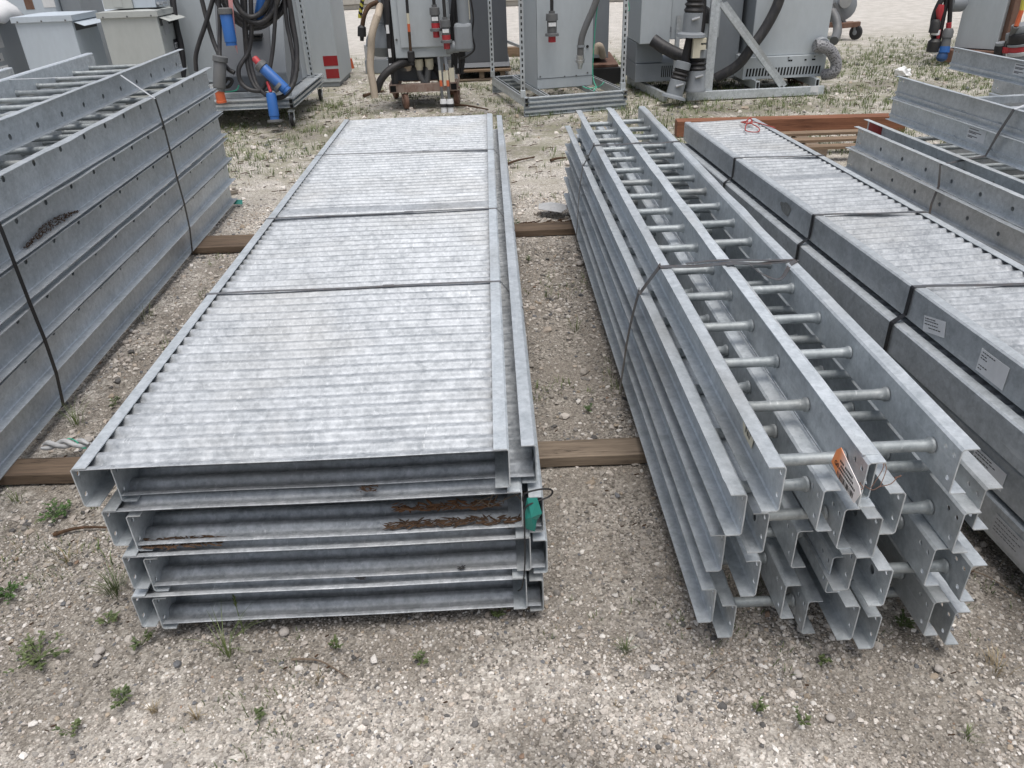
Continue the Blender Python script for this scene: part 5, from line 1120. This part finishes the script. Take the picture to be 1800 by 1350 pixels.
me = bpy.data.meshes.new('loose_gravel'); me.vertices.add(len(P_)); me.vertices.foreach_set('co', P_.astype(np.float32).ravel()); me.loops.add(FF.size); me.loops.foreach_set('vertex_index', FF.astype(np.int32).ravel())
me.polygons.add(len(FF)); me.polygons.foreach_set('loop_start', (np.arange(len(FF))*3).astype(np.int32)); me.polygons.foreach_set('loop_total', np.full(len(FF), 3, np.int32)); me.update(calc_edges=True); me.shade_flat()
pal = np.array([(.56,.51,.455),(.45,.415,.37),(.32,.30,.275),(.68,.63,.57),(.80,.765,.715),(.20,.205,.215),(.43,.36,.28),(.52,.45,.38),(.14,.135,.13),(.36,.25,.18)]); pw = np.array([.24,.19,.13,.19,.10,.04,.04,.06,.035,.004]); pw /= pw.sum()
cc = pal[rng.choice(len(pal), n, p=pw)]*rng.uniform(.8, 1.15, (n, 1)); cc = cc*np.array([1.08, 1.09, 1.11])*(1-.28*np.array([soil_shade(p, q) for p, q in zip(X, Y)]))[:, None]; cc = np.repeat(np.concatenate([cc, np.ones((n, 1))], 1), 12, 0)  # stones tinted darker by the same damp soil and painted shade
at_ = me.color_attributes.new('stone_colour', 'FLOAT_COLOR', 'POINT'); at_.data.foreach_set('color', cc.astype(np.float32).ravel())
SM, nt, b = mat('gravel_stones'); ca_ = nt.nodes.new('ShaderNodeVertexColor'); ca_.layer_name = 'stone_colour'; v, _ = coords(nt, False); nn = noise(nt, v, 400, 3, .6)
nt.links.new(mixc(nt, 1.0, ca_.outputs[0], ramp(nt, nn, [(.3, (.7, .7, .7)), (.7, (1.08, 1.06, 1.04))]), 'MULTIPLY'), b.inputs['Base Color']); b.inputs['Roughness'].default_value = .85; b.inputs['Specular IOR Level'].default_value = .3
me.materials.append(SM); o = bpy.data.objects.new('loose_gravel', me); C.objects.link(o); o['kind'] = 'stuff'; o['label'] = 'loose crushed gravel scattered over the yard'
# individually visible rocks
def rock(px, py, r, label, m=STONE_M):
    p = gspot(px, py); bm = bmesh.new(); bmesh.ops.create_icosphere(bm, subdivisions=2, radius=r); s = random.random()*50
    for v in bm.verts: v.co *= 1+.28*mnoise.noise(v.co/r*1.1+Vector((s, 0, 0))); v.co.z *= .62
    me = bpy.data.meshes.new('rock'); bm.to_mesh(me); bm.free(); me.materials.append(m); o = bpy.data.objects.new('rock', me); C.objects.link(o); o.location = (p.x, p.y, r*.3); o.rotation_euler.z = s; tag(o, label, 'rock')
rock(500, 1112, .013, 'pale rock on the gravel just in front of the middle pile bottom')
rock(176, 1146, .012, 'flat whitish rock left of the middle pile front')
rock(1402, 1186, .011, 'rounded pale rock below the middle of the loose ladder pile')
rock(1650, 1176, .010, 'grey rock on bare gravel below right of the loose ladder pile')
rock(1460, 1262, .010, 'angular light rock near the bottom right of the picture')
rock(1760, 820, .016, 'pale rock in the shade between the loose ladder pile and right pile')
rock(1020, 465, .022, 'greyish rock by the left foot of the loose ladder pile')
rock(172, 1158, .009, 'small tan rock touching the flat whitish rock', STONE_M)
# vegetation
def leafmat(name, a, b_):
    M, nt, b = mat(name); v, r = coords(nt); n1 = noise(nt, v, 30, 3); nt.links.new(ramp(nt, n1, [(.3, a), (.7, b_)]), b.inputs['Base Color']); b.inputs['Roughness'].default_value = .6
    b.inputs['Subsurface Weight'].default_value = 0; return M
GRN = leafmat('weed_green', (.05, .08, .025), (.125, .155, .06)); GRS = leafmat('grass_olive', (.075, .115, .03), (.17, .215, .075)); DRY = leafmat('dry_grass', (.22, .17, .10), (.40, .33, .22)); GRD = leafmat('leaf_dark', (.03, .07, .015), (.07, .14, .03))
def blade(mb, x, y, z, L, w, a, lean, bend=1.0):
    d = Vector((math.cos(a), math.sin(a), 0)); s = Vector((-d.y, d.x, 0))*w/2; o = len(mb.v)
    for f in (0, .4, .75): c = Vector((x, y, z))+d*L*lean*(f**(1+bend))+Vector((0, 0, L*f*(1-.35*lean*f))); k = 1-f*.6; mb.v += [tuple(c-s*k), tuple(c+s*k)]
    c = Vector((x, y, z))+d*L*lean+Vector((0, 0, L*(1-.35*lean))); mb.v.append(tuple(c)); mb.f += [(o, o+1, o+3, o+2), (o+2, o+3, o+5, o+4), (o+4, o+5, o+6)]
def leaf(mb, c, d, L, w):
    c = Vector(c); d = Vector(d).normalized(); s = d.cross(Vector((0, 0, 1))); s = s.normalized() if s.length > .01 else Vector((1, 0, 0)); n_ = s.cross(d); o = len(mb.v)
    mb.v += [tuple(c), tuple(c+d*L*.35+s*w/2+n_*L*.08), tuple(c+d*L*.75+s*w*.4+n_*L*.05), tuple(c+d*L), tuple(c+d*L*.75-s*w*.4+n_*L*.05), tuple(c+d*L*.35-s*w/2+n_*L*.08), tuple(c+d*L*.5)]
    mb.f += [(o, o+1, o+6), (o+1, o+2, o+6), (o+2, o+3, o+6), (o+3, o+4, o+6), (o+4, o+5, o+6), (o+5, o, o+6)]
def tuft(px, py, label, n=26, L=.06, r=.02, m=GRN, w=.0022, lean=(.2, .9)):
    p = gspot(px, py); mb = MB()
    for i in range(n):
        a = random.uniform(0, 6.3); q = r*random.random(); blade(mb, p.x+q*math.cos(a), p.y+q*math.sin(a), -.004, L*random.uniform(.4, 1.15), w, a+random.uniform(-.6, .6), random.uniform(*lean))
    solo('grass_tuft', mb, m, label, 'grass tuft')
def weed(px, py, label, n=9, r=.04, L=.012, m=GRN, h=.03):
    p = gspot(px, py); mb = MB()
    for i in range(n):
        a = random.uniform(0, 6.3); q = r*random.uniform(.3, 1); hz = h*random.uniform(.3, 1); e = Vector((p.x+q*math.cos(a), p.y+q*math.sin(a), hz)); b0 = Vector((p.x, p.y, -.003))
        mb.tube([b0, b0.lerp(e, .55)+Vector((0, 0, hz*.25)), e], .0007, 4)
        for k in range(5):
            t = random.uniform(.45, 1); c = b0.lerp(e, t)+Vector((0, 0, hz*.2*(1-t))); aa = a+random.uniform(-1.6, 1.6)
            leaf(mb, c, (math.cos(aa), math.sin(aa), random.uniform(-.1, .5)), L*random.uniform(.7, 1.3), L*.55)
    solo('weed', mb, m, label, 'weed')
# pixel position -> ground point where each plant grows
for a in [(100, 905, 'low leafy green weed left of the middle pile, above a dark stick', 24, .065), (70, 1155, 'spreading green weed patch at the lower left edge of the picture', 30, .075), (18, 1045, 'dark clover-like weed cut by the left picture edge', 22, .06),
          (218, 1232, 'sprawling clover weed with rounded leaves at lower left', 10, .035), (128, 1288, 'small clover weed nearest the bottom left corner', 8, .025), (250, 1132, 'leafy weed fanning out below the middle pile left corner', 9, .035),
          (190, 1095, 'upright green weed under the left corner of the middle pile', 9, .03), (458, 1262, 'tiny green weed alone on pale gravel, bottom middle left', 7, .018), (740, 1165, 'small green weed below the centre of the middle pile', 7, .018),
          (876, 1085, 'small bright weed at the right foot of the middle pile', 7, .018), (1385, 1068, 'dark green weed under the loose ladder pile end', 9, .03), (1450, 1165, 'little weed below the loose ladder pile', 7, .02),
          (1585, 1100, 'green weed in shade right under the ladder rail ends', 9, .03), (1410, 1270, 'flat weed on the gravel at the lower right', 8, .022), (930, 458, 'young bright weed in the gap between the two centre piles', 7, .03), (1035, 722, 'little dark weed near the weathered timber gap', 7, .02),
          (200, 712, 'weed growing between the left pile and the middle pile', 8, .035), (590, 1140, 'thin green weed in front of the middle pile', 7, .022), (1330, 1250, 'tiny weed low in the picture, right of centre', 6, .015), (905, 395, 'dark weed next to the far timber between the centre piles', 8, .03)]:
    weed(a[0], a[1], a[2], a[3], a[4], .009 if a[4] < .03 else .011, GRD if 'dark' in a[2] else GRN)
for a in [(205, 1040, 'grassy clump beside the left corner of the middle pile', 60, .085, .03, GRN), (400, 1150, 'clump of long grass blades in front of the middle pile', 22, .13, .015, GRS), (1100, 1145, 'spiky grass tuft right of the middle pile, on open gravel', 30, .05, .008, GRN), (345, 1262, 'dry brownish grass tuft at lower left', 26, .04, .006, DRY),
          (270, 1250, 'dry tuft with reddish blades beside the clover weed', 24, .035, .01, DRY), (120, 985, 'pale dry grass sprigs left of the middle pile', 22, .055, .03, DRY), (330, 700, 'grass tuft in the gravel gap left of the middle pile', 30, .10, .03, GRS), (135, 745, 'grass clump over the near timber end by the left pile', 30, .12, .03, GRS),
          (255, 560, 'sparse grass deeper in the gap left of the middle pile', 30, .10, .04, GRS), (1700, 1292, 'low grass tuft near the bottom right corner', 20, .03, .02, GRS), (1755, 1175, 'scrubby brown-green tuft at the right edge on gravel', 40, .04, .03, DRY), (1085, 1240, 'thin straw grass low in the middle of the picture', 10, .03, .006, DRY),
          (30, 880, 'grass sprigs under the near end of the left timber', 24, .06, .02, GRS), (960, 520, 'wispy tuft in the gap between the centre piles', 16, .07, .03, GRS), (1015, 580, 'wispy tuft against the loose ladder pile side', 16, .06, .03, GRS), (560, 1195, 'sparse straw blades low in front of the middle pile', 12, .05, .02, DRY)]:
    tuft(*a)
# tall seed stalks
def stalk(px, py, H_, label, a=.4, lean=.18):
    p = gspot(px, py); mb = MB(); pts = [p+Vector((math.cos(a)*lean*H_*f*f, math.sin(a)*lean*H_*f*f, H_*f-.004)) for f in (0, .3, .6, .85, 1)]; mb.tube(pts, [.0013, .0012, .001, .0008, .0005], 5)
    for k in range(16): f = .72+.28*k/16; c = p+Vector((math.cos(a)*lean*H_*f*f, math.sin(a)*lean*H_*f*f, H_*f-.004)); aa = k*2.4; leaf(mb, c, (math.cos(aa), math.sin(aa), 1.6), .011, .004)
    for k in range(3): blade(mb, p.x, p.y, 0, H_*.5, .003, random.uniform(0, 6), .6)
    solo('grass_stalk', mb, GRS, label, 'grass stalk')
stalk(1722, 905, .26, 'tall seeding grass stalk between the loose ladder pile and right pile'); stalk(1795, 935, .14, 'short seeding grass stalk at the right edge under the right pile', 2.6, .5); stalk(428, 1112, .12, 'single upright grass stalk against the middle pile front', 1.6, .05)
# grass as ground cover in the middle distance (uncountable)
def cover(name, n, x0, x1, y0, y1, dens, L, m, nb, w, label):
    mb = MB(); c = 0
    while c < n:
        x = random.uniform(x0, x1); y = random.uniform(y0, y1)
        if random.random() > dens(x, y): c += 1; continue
        c += 1
        for k in range(nb):
            a = random.uniform(0, 6.3); q = random.uniform(0, .035); blade(mb, x+q*math.cos(a), y+q*math.sin(a), -.005, L*random.uniform(.3, 1.2), w, a, random.uniform(.15, .9))
    o = obj(name, mb, m); o['kind'] = 'stuff'; o['label'] = label
dg = lambda x, y: max(0, min(1, .42+1.1*mnoise.noise((x*.75, y*.75, 7))+1.3*mnoise.noise((x*2.7, y*2.7, 2))+(.25 if x > 1.2 else -.12)))*(0 if hid(x, y) else 1)*(1 if y < 10.5 else max(0, 1-(y-10.5)/2.2))
cover('grass', 15000, -3.2, 7.5, 5.6, 12.5, dg, .055, GRS, 6, .0045, 'sparse olive grass between the equipment and the piles')
cover('grass', 6000, -3.2, 7.5, 5.6, 12.0, dg, .05, GRN, 5, .005, 'greener grass growing through the gravel beyond the piles')
cover('dry_grass', 700, -3.2, 7.5, 5.2, 13, lambda x, y: dg(x, y)*.7+.05, .07, DRY, 5, .004, 'dry straw-coloured grass beyond the piles')
dgap = lambda x, y: max(0, .1+1.7*mnoise.noise((x*2.2, y*2.2, 17)))*(0 if hid(x, y) else 1)
dnear = lambda x, y: max(0, -.10+1.7*mnoise.noise((x*2.6, y*2.6, 31))+(.30 if x < -.9 else 0)+(.15 if x > 1.0 else 0))*(0 if (-.95 < x < .1 and y > 1.3) else 1)
cover('seedlings', 1700, -1.5, 1.7, .75, 1.75, dnear, .019, GRN, 5, .0026, 'sparse tiny green seedlings over the near gravel')
cover('dry_grass', 500, -1.5, 1.7, .75, 1.75, dnear, .022, DRY, 5, .0011, 'sparse dry grass hairs over the near gravel')
cover('grass', 520, .08, .50, 2.3, 5.6, dgap, .03, GRS, 7, .003, 'scattered grass shoots in the gap between the centre piles')
cover('grass', 520, -1.55, -.95, 1.6, 5.6, dgap, .035, GRS, 7, .003, 'scattered grass shoots in the gap by the left pile')
# sticks and litter on the ground
def stick(p, q, r, label, m=BARK):
    a = gspot(*p); b = gspot(*q); a.z = b.z = r; mid_ = (a+b)/2+Vector((.01, .012, .004)); mb = MB(); mb.tube(smoothpath([a, a.lerp(mid_, .5)+Vector((0, .004, .002)), mid_, b], 4), [r*(1-.5*i/12) for i in range(13)], 7); solo('stick', mb, m, label, 'stick', smooth=True)
stick((95, 943), (192, 930), .006, 'dark flat stick on the gravel left of the middle pile'); stick((513, 1161), (612, 1192), .0032, 'thin brown stick on the gravel in front of the middle pile', WOODY)
stick((800, 187), (858, 195), .014, 'dark stick on the ground beyond the middle pile'); stick((893, 290), (940, 278), .010, 'short dark stick between the far ends of the centre piles'); stick((968, 285), (995, 280), .012, 'small dark stick beside the far end of the loose pile')
stick((640, 172), (675, 163), .02, 'dark bark strip on the ground left of the rusty cart'); stick((1685, 1000), (1798, 1055), .0025, 'dry root strand on the gravel right of the loose ladder pile', WOODY); stick((1240, 1195), (1300, 1160), .0015, 'faint dry grass stem on gravel, lower right', WOODY)
def bark(n, x0, x1, y0, y1, label, s=.03):
    mb = MB()
    for i in range(n):
        x = random.uniform(x0, x1); y = random.uniform(y0, y1); a = random.uniform(-.5, .5); L = s*random.uniform(.5, 2.2); w = s*random.uniform(.1, .3); d = Vector((math.cos(a), math.sin(a), random.uniform(-.05, .1))); mb.bar(Vector((x, y, .008))-d*L/2, Vector((x, y, .012))+d*L/2, w, .004)
    o = obj('bark_chips', mb, BARK); o['kind'] = 'stuff'; o['label'] = label
bark(420, -2.6, .5, 5.2, 9.5, 'dark bark chips strewn on the ground beyond the middle pile'); bark(420, .5, 6.5, 5.6, 9.5, 'dark bark chips strewn in the grass at the right'); bark(240, -1.5, 1.6, .8, 5, 'small dark bits of bark on the near gravel', .007)
p = gspot(975, 378); mb = MB(); mb.v = [(p.x-.10, p.y-.03, .05), (p.x+.03, p.y-.10, .045), (p.x+.10, p.y+.0, .05), (p.x+.04, p.y+.05, .055), (p.x-.02, p.y+.10, .05), (p.x-.09, p.y+.09, .045), (p.x, p.y+.0, .062)]; mb.f = [(i, (i+1) % 6, 6) for i in range(6)]
solid(solo('torn_sheet', mb, WHITEG, 'torn pale sheet on the far timber beside the loose ladder pile', 'sheet'), .003)
bark(60, .12, .50, 4.27, 4.38, 'dark bark scraps behind the far timber in the centre gap', .03)
# white bag in grass
p = gspot(1588, 134); bm = bmesh.new(); bmesh.ops.create_icosphere(bm, subdivisions=3, radius=.1)
for v in bm.verts: v.co *= .62; k = 1+.5*mnoise.noise(v.co*26); v.co = Vector((v.co.x*1.5*k, v.co.y*.8*k, max(v.co.z*.9*k+(.02 if v.co.x < 0 else -.01), -.02)))
me = bpy.data.meshes.new('plastic_bag'); bm.to_mesh(me); bm.free(); me.materials.append(BAGM); o = bpy.data.objects.new('plastic_bag', me); C.objects.link(o); o.location = (p.x, p.y, .03); tag(o, 'crumpled white plastic bag lying in the grass at upper right', 'plastic bag')
# rope by the near timber
t = thing('braided_rope', 'thick pale rope with a green thread on the near timber, left', 'rope', tuple(gspot(115, 783)), world=True)
for k in range(2):
    mb = MB(); pts = []
    for i in range(40):
        f = i/39; q = gspot(75+f*85, 788-f*4-3*math.sin(f*3), .045); ph = f*9+k*math.pi; pts.append(q+Vector((0, .009*math.cos(ph), .009*math.sin(ph)+.008)))
    mb.tube(pts, [.0085*min(1, .5+4*min(i, 39-i)/39) for i in range(40)], 9); obj('strand', mb, WHITEG, t, smooth=True)
mb = MB(); mb.tube(ch((108, 775, 2.14), (122, 771, 2.14), (134, 776, 2.13), (142, 786, 2.12), (152, 788, 2.12)), .0022, 6); obj('green_thread', mb, TWINE, t)
rock(155, 775, .016, 'pale stone beside the rope at the near timber')
# teal cloth right of loose pile
p = gspot(1745, 925); mb = MB(); P_ = [(-.05, .07), (-.02, .05), (.0, .01), (.03, -.01), (.035, -.035), (.01, -.04), (-.01, -.02), (-.03, .03)]; mb.v = [(p.x+x, p.y+y, .006+.006*(i % 3)) for i, (x, y) in enumerate(P_)]+[(p.x-.0, p.y+.0, .016)]; mb.f = [(i, (i+1) % 8, 8) for i in range(8)]
solid(solo('cloth_scrap', mb, GREYBLUE, 'dull teal cloth scrap on the gravel right of the loose ladder pile', 'cloth scrap'), .002)
p = gspot(420, 362); mb = MB(); mb.v = [(p.x-.03, p.y-.02, .02), (p.x+.03, p.y-.01, .012), (p.x+.02, p.y+.03, .03), (p.x-.02, p.y+.03, .035)]; mb.f = [(0, 1, 2, 3)]; solid(solo('teal_scrap', mb, TEAL, 'tiny teal plastic scrap at the far foot of the left pile', 'plastic scrap'), .002)
p = gspot(1470, 60)
# ------------------------------------------------------------------ sky, sun, output
W_ = bpy.data.worlds.new('World'); S.world = W_; W_.use_nodes = True
nt = W_.node_tree; bg = nt.nodes['Background']; sky = nt.nodes.new('ShaderNodeTexSky'); sky.sky_type = 'NISHITA'; sky.sun_disc = False
EL, AZ = R(77), R(165)
sky.sun_elevation = EL; sky.sun_rotation = AZ; sky.air_density = 1.2; sky.dust_density = 5; sky.ozone_density = 1
hs = nt.nodes.new('ShaderNodeHueSaturation'); hs.inputs['Saturation'].default_value = .55
nt.links.new(sky.outputs[0], hs.inputs['Color']); nt.links.new(hs.outputs[0], bg.inputs['Color']); bg.inputs['Strength'].default_value = .088
sun = bpy.data.lights.new('sun', 'SUN'); sun.energy = 1.5; sun.angle = R(38); sun.color = (1, .975, .95)
so = bpy.data.objects.new('sun', sun); C.objects.link(so)
d = Vector((math.sin(AZ)*math.cos(EL), math.cos(AZ)*math.cos(EL), math.sin(EL)))
so.rotation_euler = (-d).to_track_quat('-Z', 'Y').to_euler(); so.location = d*20
S.view_settings.view_transform = 'Standard'; S.view_settings.look = 'None'; S.view_settings.gamma = 1; S.view_settings.exposure = .56
S.render.engine = 'CYCLES'; S.cycles.max_bounces = 6
S.render.resolution_x = 1024; S.render.resolution_y = 768
